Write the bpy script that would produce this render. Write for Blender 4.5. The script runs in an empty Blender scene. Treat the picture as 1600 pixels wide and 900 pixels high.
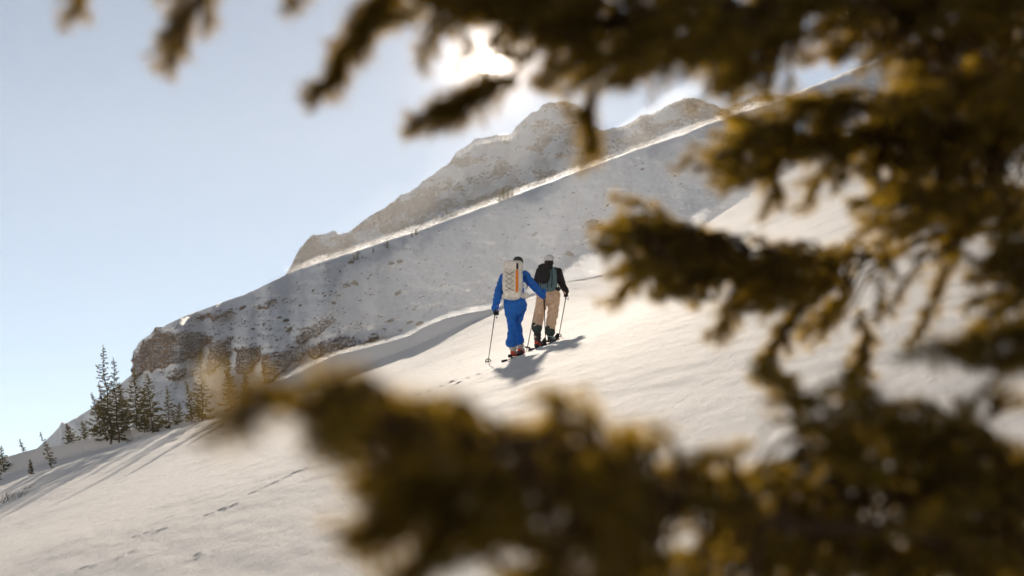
import bpy, bmesh, math, random
import numpy as np
from mathutils import Vector, Matrix, noise as mnoise

random.seed(7); rng = np.random.default_rng(7)
sc = bpy.context.scene
C = sc.collection

# ------------------------------------------------------------------ camera
F = 85.0/36.0*1600.0                  # focal length in pixels of the 1600x900 photograph
PITCH = math.atan(400.0/F)
cam_d = bpy.data.cameras.new('camera'); cam = bpy.data.objects.new('camera', cam_d); C.objects.link(cam)
cam_d.lens = 85; cam_d.sensor_width = 36; cam_d.clip_start = 0.05; cam_d.clip_end = 30000
cam.location = (0, 0, 0); cam.rotation_euler = (math.pi/2+PITCH, 0, 0)
cam_d.dof.use_dof = True; cam_d.dof.focus_distance = 43.0; cam_d.dof.aperture_fstop = 3.2
sc.camera = cam
CT, ST = math.cos(PITCH), math.sin(PITCH)
def uv(px, py):
    px = np.asarray(px, float); py = np.asarray(py, float)
    cx = (px-800)/F; cy = (450-py)/F; Y = CT-cy*ST
    return cx/Y, (ST+cy*CT)/Y
def at(px, py, y):                    # pixel direction, at forward distance y
    u, v = uv(px, py); return Vector((float(u)*y, y, float(v)*y))

# ------------------------------------------------------------------ sun and sky
us, vs = uv(765, 95)
SUN = Vector((float(us), 1, float(vs))).normalized()
ELEV = math.asin(SUN.z); AZ = math.atan2(SUN.x, SUN.y)
w = bpy.data.worlds.new('World'); sc.world = w; w.use_nodes = True
nt = w.node_tree; nt.nodes.clear()
sky = nt.nodes.new('ShaderNodeTexSky'); sky.sky_type = 'NISHITA'; sky.sun_disc = False
sky.sun_elevation = ELEV; sky.sun_rotation = AZ; sky.altitude = 2500; sky.air_density = 0.5; sky.dust_density = 0.1; sky.ozone_density = 1.2
bg = nt.nodes.new('ShaderNodeBackground'); bg.inputs['Strength'].default_value = 0.05
# the sun's own disc and its aureole, seen through the boughs
geo = nt.nodes.new('ShaderNodeTexCoord')
dot = nt.nodes.new('ShaderNodeVectorMath'); dot.operation = 'DOT_PRODUCT'; dot.inputs[1].default_value = SUN
nt.links.new(geo.outputs['Generated'], dot.inputs[0])
ac = nt.nodes.new('ShaderNodeMath'); ac.operation = 'ARCCOSINE'; nt.links.new(dot.outputs['Value'], ac.inputs[0])
def glow(amp, sig):
    m = nt.nodes.new('ShaderNodeMath'); m.operation = 'MULTIPLY'; m.inputs[1].default_value = -1.0/sig
    nt.links.new(ac.outputs[0], m.inputs[0])
    e = nt.nodes.new('ShaderNodeMath'); e.operation = 'EXPONENT'; nt.links.new(m.outputs[0], e.inputs[0])
    k = nt.nodes.new('ShaderNodeMath'); k.operation = 'MULTIPLY'; k.inputs[1].default_value = amp
    nt.links.new(e.outputs[0], k.inputs[0]); return k
g1 = glow(200.0, math.radians(0.085)); g2 = glow(0.06, math.radians(4.0)); g3 = glow(3.0, math.radians(0.42))
ad = nt.nodes.new('ShaderNodeMath'); ad.operation = 'ADD'
nt.links.new(g1.outputs[0], ad.inputs[0]); nt.links.new(g2.outputs[0], ad.inputs[1])
ad0 = ad; ad = nt.nodes.new('ShaderNodeMath'); ad.operation = 'ADD'; nt.links.new(ad0.outputs[0], ad.inputs[0]); nt.links.new(g3.outputs[0], ad.inputs[1])
bg2 = nt.nodes.new('ShaderNodeBackground'); bg2.inputs['Color'].default_value = (1, 0.83, 0.68, 1)
nt.links.new(ad.outputs[0], bg2.inputs['Strength'])
ads = nt.nodes.new('ShaderNodeAddShader'); out = nt.nodes.new('ShaderNodeOutputWorld')
hs = nt.nodes.new('ShaderNodeHueSaturation'); hs.inputs['Saturation'].default_value = 0.86; hs.inputs['Value'].default_value = 0.70; hs.inputs['Hue'].default_value = 0.485
nt.links.new(sky.outputs[0], hs.inputs['Color']); nt.links.new(hs.outputs[0], bg.inputs['Color']); nt.links.new(bg.outputs[0], ads.inputs[0]); nt.links.new(bg2.outputs[0], ads.inputs[1])
nt.links.new(ads.outputs[0], out.inputs['Surface'])
sl = bpy.data.lights.new('sun', 'SUN'); sl.energy = 4.0; sl.angle = math.radians(0.53); sl.color = (1.0, 0.86, 0.70)
so = bpy.data.objects.new('sun', sl); C.objects.link(so); so.rotation_euler = SUN.to_track_quat('Z', 'Y').to_euler(); so.location = (0, 50, 60)
vw = sc.view_settings; vw.view_transform = 'Standard'; vw.look = 'None'; vw.gamma = 1; vw.use_curve_mapping = False
vw.exposure = 1.42
HAZE = 3.0e-5
sc.cycles.volume_bounces = 1; sc.cycles.sample_clamp_indirect = 6

# ------------------------------------------------------------------ helpers
def tag(o, label=None, cat=None, group=None, kind=None):
    if label: o['label'] = label
    if cat: o['category'] = cat
    if group: o['group'] = group
    if kind: o['kind'] = kind
    return o
def link(name, me, mat=None, parent=None):
    o = bpy.data.objects.new(name, me); C.objects.link(o)
    if mat is not None and me is not None and len(me.materials) == 0: me.materials.append(mat)
    if parent is not None: o.parent = parent
    return o
def empty(name, loc, rz=0):
    o = bpy.data.objects.new(name, None); C.objects.link(o); o.location = loc; o.rotation_euler = (0, 0, rz)
    o.empty_display_size = 0.1; return o
def np_mesh(name, V, Fc, smooth=True):
    """V (n,3); Fc (m,3) or (m,4)"""
    V = np.asarray(V, np.float32); Fc = np.asarray(Fc, np.int32); k = Fc.shape[1]; m = len(Fc)
    me = bpy.data.meshes.new(name)
    me.vertices.add(len(V)); me.vertices.foreach_set('co', V.ravel())
    me.loops.add(m*k); me.loops.foreach_set('vertex_index', Fc.ravel())
    me.polygons.add(m); me.polygons.foreach_set('loop_start', np.arange(0, m*k, k, dtype=np.int32))
    me.polygons.foreach_set('loop_total', np.full(m, k, np.int32))
    me.polygons.foreach_set('use_smooth', np.full(m, smooth))
    me.update(calc_edges=True); me.validate(); return me
def grid_faces(nr, nc):
    i = np.arange(nr*nc).reshape(nr, nc)
    return np.stack([i[:-1, :-1], i[:-1, 1:], i[1:, 1:], i[1:, :-1]], -1).reshape(-1, 4)
def _h(ix, iy, seed):
    n = (ix.astype(np.int64)*374761393 + iy.astype(np.int64)*668265263 + seed*1442695041) & 0xffffffff
    n = ((n ^ (n >> 13))*1274126177) & 0xffffffff
    n = (n ^ (n >> 16)) & 0xffffffff
    return n/4294967295.0*2*math.pi
def perlin(x, y, seed=0):
    x = np.asarray(x, float); y = np.asarray(y, float)
    ix = np.floor(x); iy = np.floor(y); fx = x-ix; fy = y-iy
    def g(dx, dy):
        a = _h(ix+dx, iy+dy, seed); return np.cos(a)*(fx-dx)+np.sin(a)*(fy-dy)
    sx = fx*fx*fx*(fx*(fx*6-15)+10); sy = fy*fy*fy*(fy*(fy*6-15)+10)
    return ((g(0,0)*(1-sx)+g(1,0)*sx)*(1-sy)+(g(0,1)*(1-sx)+g(1,1)*sx)*sy)*1.4
def fbm(x, y, o=4, seed=0, gain=.5):
    s = 0; a = 1; f = 1
    for k in range(o):
        s = s+a*perlin(x*f, y*f, seed+k*17); a *= gain; f *= 2.03
    return s
def ridged(x, y, o=4, seed=0):
    s = 0; a = 1; f = 1
    for k in range(o):
        s = s+a*(1-2*np.abs(perlin(x*f, y*f, seed+k*17))); a *= .5; f *= 2.1
    return s
def polyline(pts, smooth=0):
    """pixel polyline -> function u -> v"""
    p = np.array(pts, float); U, Vv = uv(p[:, 0], p[:, 1])
    gu = np.linspace(U[0], U[-1], 1600); gv = np.interp(gu, U, Vv)
    if smooth:
        k = np.hanning(smooth*2+1); k /= k.sum(); gv = np.convolve(np.pad(gv, smooth, mode='reflect', reflect_type='odd'), k, 'valid')
    s0 = (gv[10]-gv[0])/(gu[10]-gu[0]); s1 = (gv[-1]-gv[-11])/(gu[-1]-gu[-11])
    def f(u):
        u = np.asarray(u, float); r = np.interp(u, gu, gv)
        r = np.where(u < gu[0], gv[0]+np.minimum(s0, .5)*(u-gu[0]), r)
        return np.where(u > gu[-1], gv[-1]+np.minimum(s1, .5)*(u-gu[-1]), r)
    return f
def inpoly(x, y, poly):
    x = np.asarray(x, float); y = np.asarray(y, float); r = np.zeros(x.shape, bool); n = len(poly)
    for i in range(n):
        x0, y0 = poly[i]; x1, y1 = poly[(i+1) % n]
        c = ((y0 > y) != (y1 > y)) & (x < (x1-x0)*(y-y0)/((y1-y0) if y1 != y0 else 1e-9)+x0)
        r ^= c
    return r
def polydist(x, y, poly):             # signed distance, positive inside
    x = np.asarray(x, float); y = np.asarray(y, float); d = np.full(x.shape, 1e9); n = len(poly)
    for i in range(n):
        x0, y0 = poly[i]; x1, y1 = poly[(i+1) % n]; ex, ey = x1-x0, y1-y0
        t = np.clip(((x-x0)*ex+(y-y0)*ey)/(ex*ex+ey*ey+1e-9), 0, 1)
        d = np.minimum(d, np.hypot(x-x0-t*ex, y-y0-t*ey))
    return np.where(inpoly(x, y, poly), d, -d)

# ------------------------------------------------------------------ materials
def mat(name):
    m = bpy.data.materials.new(name); m.use_nodes = True; n = m.node_tree
    return m, n, n.nodes['Principled BSDF']
def noise_node(n, scale, detail=4, rough=.55, vec=None, dist=0):
    t = n.nodes.new('ShaderNodeTexNoise'); t.inputs['Scale'].default_value = scale; t.inputs['Detail'].default_value = detail
    t.inputs['Roughness'].default_value = rough; t.inputs['Distortion'].default_value = dist
    if vec is not None: n.links.new(vec, t.inputs['Vector'])
    return t
def ramp(n, src, stops):
    r = n.nodes.new('ShaderNodeValToRGB'); e = r.color_ramp.elements
    while len(e) < len(stops): e.new(0.5)
    for k, (p, c) in enumerate(stops): e[k].position = p; e[k].color = (*c, 1)
    n.links.new(src, r.inputs['Fac']); return r
def coords(n, scale=(1,1,1), rot=(0,0,0), kind='Object'):
    tc = n.nodes.new('ShaderNodeTexCoord'); mp = n.nodes.new('ShaderNodeMapping')
    mp.inputs['Scale'].default_value = scale; mp.inputs['Rotation'].default_value = rot
    n.links.new(tc.outputs[kind], mp.inputs['Vector']); return mp.outputs['Vector']
def bump(n, b, src, dist, strength=1, prev=None):
    k = n.nodes.new('ShaderNodeBump'); k.inputs['Distance'].default_value = dist; k.inputs['Strength'].default_value = strength
    n.links.new(src, k.inputs['Height'])
    if prev: n.links.new(prev.outputs[0], k.inputs['Normal'])
    n.links.new(k.outputs[0], b.inputs['Normal']); return k
def simple(name, col, rough=.7, var=.25, scale=12, spec=.3, bmp=0.0, metal=0):
    m, n, b = mat(name); v = coords(n); t = noise_node(n, scale, 5, .6, v)
    lo = tuple(c*(1-var) for c in col); hi = tuple(min(1, c*(1+var)) for c in col)
    r = ramp(n, t.outputs['Fac'], [(.3, lo), (.7, hi)]); n.links.new(r.outputs[0], b.inputs['Base Color'])
    b.inputs['Roughness'].default_value = rough; b.inputs['Specular IOR Level'].default_value = spec; b.inputs['Metallic'].default_value = metal
    if bmp: bump(n, b, t.outputs['Fac'], bmp)
    return m
def snow_mat(name, col=(.92, .91, .90), near=True):
    m, n, b = mat(name)
    b.inputs['Base Color'].default_value = (*col, 1); b.inputs['Roughness'].default_value = .9
    b.inputs['Specular IOR Level'].default_value = .035
    if near:
        v1 = coords(n, (1, .22, 1), (0, 0, math.radians(-14)))
        a = noise_node(n, 2.2, 5, .62, v1, .4)
        k = bump(n, b, a.outputs['Fac'], .05)
        v2 = coords(n, (1, .5, 1), (0, 0, math.radians(-14)))
        a2 = noise_node(n, 26, 5, .7, v2)
        k = bump(n, b, a2.outputs['Fac'], .020, 1, k)
        a3 = noise_node(n, 9, 6, .75, v2); bump(n, b, a3.outputs['Fac'], .060, 1, k)
    else:
        v1 = coords(n); a = noise_node(n, .25, 6, .6, v1); bump(n, b, a.outputs['Fac'], 1.0)
    return m
def rock_nodes(n, scale, c0=(.10, .075, .055), c1=(.34, .25, .17), zs=2.2):
    v = coords(n, (1, 1, zs)); t = noise_node(n, scale, 8, .65, v, .6)
    return ramp(n, t.outputs['Fac'], [(.3, c0), (.5, tuple((x+y)/2*.9 for x, y in zip(c0, c1))), (.72, c1)]), t
def rock_mat(name, scale, c0=(.10, .075, .055), c1=(.34, .25, .17), dust=True, bd=.4, zs=2.2):
    m, n, b = mat(name); r, t = rock_nodes(n, scale, c0, c1, zs)
    b.inputs['Roughness'].default_value = .9; b.inputs['Specular IOR Level'].default_value = .15
    if dust:                         # snow caught on ledges: faces that look up
        g = n.nodes.new('ShaderNodeNewGeometry'); s = n.nodes.new('ShaderNodeSeparateXYZ'); n.links.new(g.outputs['True Normal'], s.inputs[0])
        a = n.nodes.new('ShaderNodeMath'); a.operation = 'ADD'; n.links.new(s.outputs['Z'], a.inputs[0])
        tm = n.nodes.new('ShaderNodeMath'); tm.operation = 'MULTIPLY_ADD'; tm.inputs[1].default_value = .5; tm.inputs[2].default_value = -.25
        n.links.new(t.outputs['Fac'], tm.inputs[0]); n.links.new(tm.outputs[0], a.inputs[1])
        rr = ramp(n, a.outputs[0], [(.60, (0, 0, 0)), (.68, (1, 1, 1))])
        mx = n.nodes.new('ShaderNodeMixRGB'); mx.inputs[2].default_value = (.94, .93, .92, 1)
        n.links.new(rr.outputs[0], mx.inputs[0]); n.links.new(r.outputs[0], mx.inputs[1]); n.links.new(mx.outputs[0], b.inputs['Base Color'])
    else: n.links.new(r.outputs[0], b.inputs['Base Color'])
    bump(n, b, t.outputs['Fac'], bd)
    return m
def mixed_mat(name, scale, c0, c1, mscale=.12, bd=2.0, lo=.47, hi=.53):
    """snow with bare rock showing where the 'rock' attribute and broken noise say so"""
    m, n, b = mat(name); r, t = rock_nodes(n, scale, c0, c1)
    at_ = n.nodes.new('ShaderNodeAttribute'); at_.attribute_name = 'rock'
    v = coords(n, (1, 1, 1.8)); q = noise_node(n, mscale, 8, .7, v, .3)
    a = n.nodes.new('ShaderNodeMath'); a.operation = 'ADD'; n.links.new(at_.outputs['Fac'], a.inputs[0]); n.links.new(q.outputs['Fac'], a.inputs[1])
    s = n.nodes.new('ShaderNodeMath'); s.operation = 'MULTIPLY'; s.inputs[1].default_value = .5; n.links.new(a.outputs[0], s.inputs[0])
    rr = ramp(n, s.outputs[0], [(lo, (0, 0, 0)), (hi, (1, 1, 1))])
    mx = n.nodes.new('ShaderNodeMixRGB'); mx.inputs[1].default_value = (.94, .93, .92, 1)
    n.links.new(rr.outputs[0], mx.inputs[0]); n.links.new(r.outputs[0], mx.inputs[2]); n.links.new(mx.outputs[0], b.inputs['Base Color'])
    b.inputs['Roughness'].default_value = .8; b.inputs['Specular IOR Level'].default_value = .2
    bump(n, b, q.outputs['Fac'], bd)
    return m
def leaf_mat(name, base, trans, w_=.45, rough=.5, spec=.4):
    m, n, b = mat(name); oi = coords(n); t = noise_node(n, 9, 3, .6, oi)
    r = ramp(n, t.outputs['Fac'], [(.3, tuple(c*.6 for c in base)), (.7, tuple(c*1.35 for c in base))])
    n.links.new(r.outputs[0], b.inputs['Base Color']); b.inputs['Roughness'].default_value = rough; b.inputs['Specular IOR Level'].default_value = spec
    tr = n.nodes.new('ShaderNodeBsdfTranslucent')
    r2 = ramp(n, t.outputs['Fac'], [(.3, tuple(c*.55 for c in trans)), (.7, tuple(c*1.4 for c in trans))]); n.links.new(r2.outputs[0], tr.inputs['Color'])
    mx = n.nodes.new('ShaderNodeMixShader'); mx.inputs[0].default_value = w_
    n.links.new(b.outputs[0], mx.inputs[1]); n.links.new(tr.outputs[0], mx.inputs[2])
    n.links.new(mx.outputs[0], n.nodes['Material Output'].inputs['Surface']); return m
def vol_mat(name, dens, g, col=(.93, .96, 1)):
    m = bpy.data.materials.new(name); m.use_nodes = True; n = m.node_tree; n.nodes.clear()
    p = n.nodes.new('ShaderNodeVolumePrincipled'); o = n.nodes.new('ShaderNodeOutputMaterial')
    p.inputs['Density'].default_value = dens; p.inputs['Anisotropy'].default_value = g; p.inputs['Color'].default_value = (*col, 1)
    n.links.new(p.outputs[0], o.inputs['Volume']); return m

M_SNOW = snow_mat('snow_near'); M_SNOWFAR = snow_mat('snow_far', near=False)
M_CLIFF = rock_mat('cliff_rock', .14, (.016,.010,.007), (.30,.165,.080), bd=.25, zs=5.0); M_BOULDER = rock_mat('boulder_rock', 1.2, bd=.1, dust=False, c0=(.03,.022,.016), c1=(.20,.135,.08))
M_MID = mixed_mat('mountain_snow', .25, (.03,.022,.016), (.19,.13,.08), .35, .8, .60, .64)
M_FAR = mixed_mat('peak_snow_rock', .03, (.012,.010,.008), (.085,.060,.040), .05, 14.0, .49, .512)
M_PALE = mixed_mat('pale_mountain', .03, (.16,.13,.11), (.3,.26,.22), .02, 5.0, .55, .6)
M_BARK = simple('bark', (.09, .062, .042), .95, .45, 30, .1, .004)
M_TWIG = simple('twig_bark', (.055, .034, .018), .9, .4, 60, .1)
M_NEEDLE = leaf_mat('fir_needles', (.034, .030, .004), (.42, .26, .018), .5, .45, .2)
M_NEEDLE2 = leaf_mat('tree_needles', (.06, .06, .022), (.14, .11, .025), .4, .6)

# ------------------------------------------------------------------ the near snow slope
A_, B_, H_ = .366, (float(uv(800, 562)[1])+.563/42), .563
PC = polyline([(-400,835),(-150,762),(0,716),(50,702),(100,693),(147,682),(187,675),(267,657),(333,645),(400,611),(450,590),(520,556),(560,546),(610,534),(640,525),(662,511),(700,495),(730,488),(775,481),(800,470),(890,440),(960,425),(1040,385),(1110,345),(1200,285),(1290,230),(1400,170),(1600,70),(1900,-80)], 6)
PT = polyline([(-400,868),(-150,795),(0,744),(60,726),(180,694),(250,673),(340,650),(400,624),(480,601),(560,574),(640,545),(720,508),(775,487),(800,473),(890,442),(960,427),(1040,387),(1110,347),(1200,287),(1290,232),(1400,172),(1600,72),(1900,-78)], 10)
_yu = uv(np.array([-400, 0, 180, 350, 500, 640, 775, 890, 1100, 1600, 1900]), 600)[0]
_yy = np.array([112, 108, 105, 101, 97, 92, 82, 78, 84, 92, 92.])
def ground(x, y):
    x = np.asarray(x, float); y = np.asarray(y, float)
    ys = np.maximum(y, 20.0); u = x/ys
    ua = np.clip(u, -.9, .9)
    plane = A_*x+B_*y-H_
    plane = plane-.0014*np.clip(36-y, 0, None)**2*(y > -20)-np.where(y <= -20, .0014*56**2+.16*(-20-y), 0)
    vC = PC(ua); vT = np.minimum(PT(ua), vC-.00005)
    yT = np.interp(ua, _yu, _yy); yC = yT+np.maximum(.4, (vC-vT)*yT/.30)
    v45 = A_*ua+B_-H_/45
    t = np.log(np.maximum(ys, 45)/45)/np.log(yT/45)
    lin = np.interp(ua, [0, .15], [.34, .62])
    tc = np.clip(t, 0, 1); vn = v45+(vT-v45)*(lin*tc+(1-lin)*tc*tc)
    s = np.clip((ys-yT)/(yC-yT), 0, 1); s = s*s*(3-2*s)*.5+s*.5
    vb = vT+(vC-vT)*s
    q = np.maximum(ys-yC, 0); vb = vb-.02*(1-np.exp(-(q/12)**2))-.0006*q
    v = np.where(ys < yT, vn, vb)
    far = v*ys+A_*(x-ua*ys)
    return np.where(y < 45, plane, far)
DENTS = []
def add_dent(px, py, r=.10, d=.05, stretch=1.8):
    u, v = uv(px, py)                 # march to the ground
    ys = np.linspace(5, 80, 3000); z = ground(u*ys, ys); k = np.argmax(z >= v*ys); y = ys[k]
    DENTS.append((float(u*y), float(y), r, d, stretch))
for c in [(132,889),(146,886),(160,880),(308,867),(322,862),(337,860),(350,856),(212,837),(230,832),(250,828),(318,806),(345,797),(362,790),(205,862),(184,873),(395,770),(412,763),(430,755),(447,745),(462,738),(476,733)]:
    add_dent(c[0]+random.uniform(-3, 3), c[1]+random.uniform(-1, 1), random.uniform(.03, .045), random.uniform(.016, .025), random.uniform(1.2, 2.2))
for c in [(705,597),(716,601),(731,592),(748,588),(690,604),(670,612),(762,580),(652,618)]: add_dent(*c, r=.05, d=-.03)
TRACK = []
for px, py in [(812,556),(770,577),(705,600),(640,632),(560,684),(476,735),(412,764),(345,799),(235,834),(150,884),(90,915)]:
    u_, v_ = uv(px, py); ys_ = np.linspace(5, 80, 3000); z_ = ground(u_*ys_, ys_); k_ = int(np.argmax(z_ >= v_*ys_)); TRACK.append((float(u_*ys_[k_]), float(ys_[k_])))
def track(x, y):
    """two shallow half-drifted ski grooves trailing behind the skiers"""
    z = np.zeros_like(x); m = (y > 15) & (y < 46); X, Y = x[m], y[m]
    TY_ = np.array([t[1] for t in TRACK])[::-1]; TX_ = np.array([t[0] for t in TRACK])[::-1]
    cx_ = np.interp(Y, TY_, TX_); ends = np.clip((42.3-Y)/.8, 0, 1)
    fade = np.clip(.35+1.3*perlin(Y*.35, Y*0+2.2, 5), 0, 1)*ends
    for off in (-.09, .09):
        q = (X-cx_-off)/.045; z[m] -= fade*.012*(np.exp(-q*q)-.4*np.exp(-(np.abs(q)-1.8)**2*3))
    return z
def relief(x, y):
    ca, sa = math.cos(math.radians(14)), math.sin(math.radians(14))
    a = x*ca+y*sa; b = -x*sa+y*ca
    r = .055*fbm(a*.11, b*.05, 3, 3)+.020*fbm(a*.9, b*.16, 4, 11)+.006*fbm(a*3.6, b*.9, 3, 29)
    return r*np.clip((y+5)/20, .3, 1)
def dents(x, y):
    z = np.zeros_like(x)
    for dx, dy, r, d, st in DENTS:
        m = (np.abs(x-dx) < 4*r) & (np.abs(y-dy) < 4*r*st)
        q = ((x[m]-dx)/r)**2+((y[m]-dy)/(r*st))**2
        z[m] -= d*(np.exp(-q)-.45*np.exp(-(np.sqrt(q)-1.7)**2*4))
    return z
def near_slope():
    rows = np.concatenate([np.arange(-60, -4, 4), np.arange(-4, 16, .35), np.arange(16, 23, .12), np.arange(23, 36, .07), np.arange(36, 46, .12), np.arange(46, 74, .26), np.arange(74, 126, .22), np.arange(126, 330, 5)])
    un = np.linspace(-.235, .235, 720)
    side = .235+np.cumsum(np.linspace(.004, .06, 26)); cols = np.concatenate([-side[::-1], un, side])
    Y, U = np.meshgrid(rows, cols, indexing='ij')
    X = U*(np.maximum(Y, 0)+np.interp(Y, [-60, 0, 12, 40], [40, 14, 8, 0]))
    Z = ground(X, Y)+relief(X, Y)*np.clip((140-Y)/30, 0, 1)+dents(X, Y)+track(X, Y)
    me = np_mesh('snow_slope', np.stack([X, Y, Z], -1).reshape(-1, 3), grid_faces(*X.shape))
    o = link('snow_slope', me, M_SNOW)
    tag(o, 'wind-packed sunlit snow slope that the two ski tourers climb', 'snow slope', kind='structure')
near_slope()
def gz(x, y): return float(ground(x, y)+relief(np.array(x), np.array(y)))
def hit(px, py, y0=5, y1=125):
    u, v = uv(px, py); ys = np.linspace(y0, y1, 6000); z = ground(u*ys, ys)+relief(u*ys, ys); k = int(np.argmax(z >= v*ys))
    if k == 0: k = int(np.argmin(np.abs(z-v*ys)))
    y = float(ys[k]); x = float(u*y); return Vector((x, y, gz(x, y)))

# valley floor out to the horizon
bm = bmesh.new(); bmesh.ops.create_circle(bm, cap_ends=True, segments=96, radius=2650); me = bpy.data.meshes.new('valley_ground'); bm.to_mesh(me); bm.free()
o = link('valley_ground', me, M_SNOWFAR); o.location = (0, 0, -160); tag(o, 'snow covered valley floor far below the slopes', 'ground', kind='structure')

# ------------------------------------------------------------------ mountains as depth over direction
def blur_cols(A, k):
    w_ = np.hanning(2*k+3)[1:-1]; w_ /= w_.sum()
    P = np.pad(A, ((0, 0), (k, k)), mode='edge'); return sum(w_[i]*P[:, i:i+A.shape[1]] for i in range(2*k+1))
def mountain(name, crest, foot_v, yfoot, ycrest, u0, u1, ncol, nrow, slope_fn, mat_, dep_noise, rim=.0, back=400, crest_noise=None):
    U = np.linspace(u0, u1, ncol); vC = crest(U)
    if crest_noise is not None: vC = vC+crest_noise(U)
    vF = blur_cols(foot_v(U)[None], 30)[0]; vF = np.minimum(vF, vC-.003); T = np.linspace(0, 1, nrow)[:, None]
    V = vF+(vC-vF)*(1-(1-T)**1.0)
    Ug = np.broadcast_to(U, V.shape)
    S = slope_fn(Ug, V, vC)
    dv = np.diff(V, axis=0); g = dv/np.maximum(S[:-1]-V[:-1], .012)
    L = np.concatenate([np.zeros((1, ncol)), np.cumsum(np.maximum(g, 1e-6), 0)])
    L = blur_cols(L, 7)
    Y0 = yfoot(U); Y1 = ycrest(U)
    Y = Y0*np.exp(L*np.log(Y1/Y0)/blur_cols(L[-1:], 40)[0])
    Y = Y+dep_noise(Ug, V, Y)
    X = Ug*Y; Z = V*Y
    # far side of the crest
    bk = np.array([.01, .03, .07, .15, .4, 1.0])[:, None]*back
    Yb = Y[-1]+bk; Xb = X[-1]+U*bk; Zb = Z[-1]+vC*bk*.55-bk*.45
    Xa, Ya, Za = np.concatenate([X, Xb]), np.concatenate([Y, Yb]), np.concatenate([Z, Zb])
    me = np_mesh(name, np.stack([Xa, Ya, Za], -1).reshape(-1, 3), grid_faces(*Xa.shape))
    return me, U, V, Y
C2P = [(120,800),(170,740),(186,668),(190,640),(200,606),(206,585),(209,552),(216,536),(240,520),(262,506),(300,489),(345,473),(400,455),(430,436),(455,424),(540,396),(640,364),(700,343),(780,313),(860,283),(960,245),(1050,214),(1130,184),(1220,154),(1350,102),(1510,25),(1700,-60),(2000,-190)]
_c2a, _c2b = polyline(C2P, 2), polyline(C2P, 60)
def C2(u):
    k = np.clip((np.asarray(u)-float(uv(240, 500)[0]))/.05, 0, 1); return _c2a(u)*(1-k)+_c2b(u)*k
CLIFFS = [
 ([(208,590),(209,553),(222,535),(247,515),(262,517),(300,516),(330,522),(331,533),(312,552),(290,565),(266,572),(250,578),(225,582)], 'broad brown cliff at the snowy mountain\'s end, above the tallest firs'),
 ([(330,534),(345,526),(364,524),(362,545),(345,570),(326,588),(322,570)], 'narrow brown rock buttress standing beside the broad end cliff'),
 ([(366,544),(390,537),(408,536),(404,565),(392,580),(368,588)], 'square brown rock buttress between two snow chutes'),
 ([(411,556),(440,546),(461,540),(478,552),(455,572),(432,590),(408,602)], 'long low brown cliff whose foot meets the near snow crest'),
 ([(461,524),(478,512),(496,504),(512,493),(524,490),(523,504),(500,523),(478,535),(464,537)], 'slanting brown rock band climbing diagonally across the snow face'),
 ([(477,544),(505,531),(532,524),(552,524),(552,538),(525,552),(488,562)], 'ragged brown rock step under the slanting rock band'),
 ([(562,534),(578,524),(592,521),(590,530),(570,537)], 'small brown ledge alone on the smooth snow face'),
 ([(303,494),(320,490),(345,486),(366,480),(367,489),(345,497),(335,502),(318,499)], 'thin dark rock band just under the mountain\'s rounded shoulder'),
 ([(398,480),(410,473),(428,463),(432,470),(414,481)], 'short stepped ledge of dark rock above the slanting rock band'),
 ([(262,588),(272,575),(292,570),(290,588),(270,596)], 'small rock knob in the snow chute below the broad end cliff'),
]
def px_of(u, v):                      # inverse of uv
    Yc = 1.0/(CT+v*ST); cx = u*Yc; cy = (v*CT-ST)*Yc
    return 800+cx*F, 450-cy*F
def cliff_mask(u, v):
    px, py = px_of(u, v); px, py = px+5*fbm(px/14, py/14, 3, 5), py+5*fbm(px/14, py/14, 3, 55)
    m = np.full(np.shape(u), -1e3)
    for poly, _ in CLIFFS: m = np.maximum(m, polydist(px, py, poly))
    return m
def mid_slope(u, v, vC):
    m = cliff_mask(u, v); px, py = px_of(u, v)
    k = 1/(1+np.exp(-m/1.8))
    s = .40+.03*fbm(px/60, py/30, 3, 8)
    d = (vC-v)*F                       # pixels below crest
    s = s-.20*np.clip(1-d/9, 0, 1)*np.clip((px-430)/60, 0, 1)
    return s*(1-k)+1.7*k
y_mid0 = lambda u: np.interp(u, [-.2, 0, .2], [560, 600, 600])
y_mid1 = lambda u: np.interp(u, [-.18, -.15, 0, .12, .3], [720, 770, 840, 860, 860])
def mid_noise(u, v, y):
    px, py = px_of(u, v); m = cliff_mask(u, v)
    t = np.clip((y-570)/60, 0, 1)
    n = 7*fbm(px/120+py/200, py/90, 3, 21)+4.0*fbm(px/30+py/40, py/16, 3, 31)+1.0*fbm(px/8, py/5, 3, 37)
    return n*t*np.where(m > 0, .3, 1)
me_mid, MU, MV, MY = mountain('mountain', C2, lambda u: np.minimum(PC(u)-.016, C2(u)-.004), y_mid0, y_mid1, float(uv(150,500)[0]), float(uv(1800,200)[0]), 820, 230, mid_slope, M_MID, mid_noise, back=300,
        crest_noise=lambda u: (1.4*perlin(u*90, 0*u, 2)+.7*perlin(u*300, 0*u, 4))/F)
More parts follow.
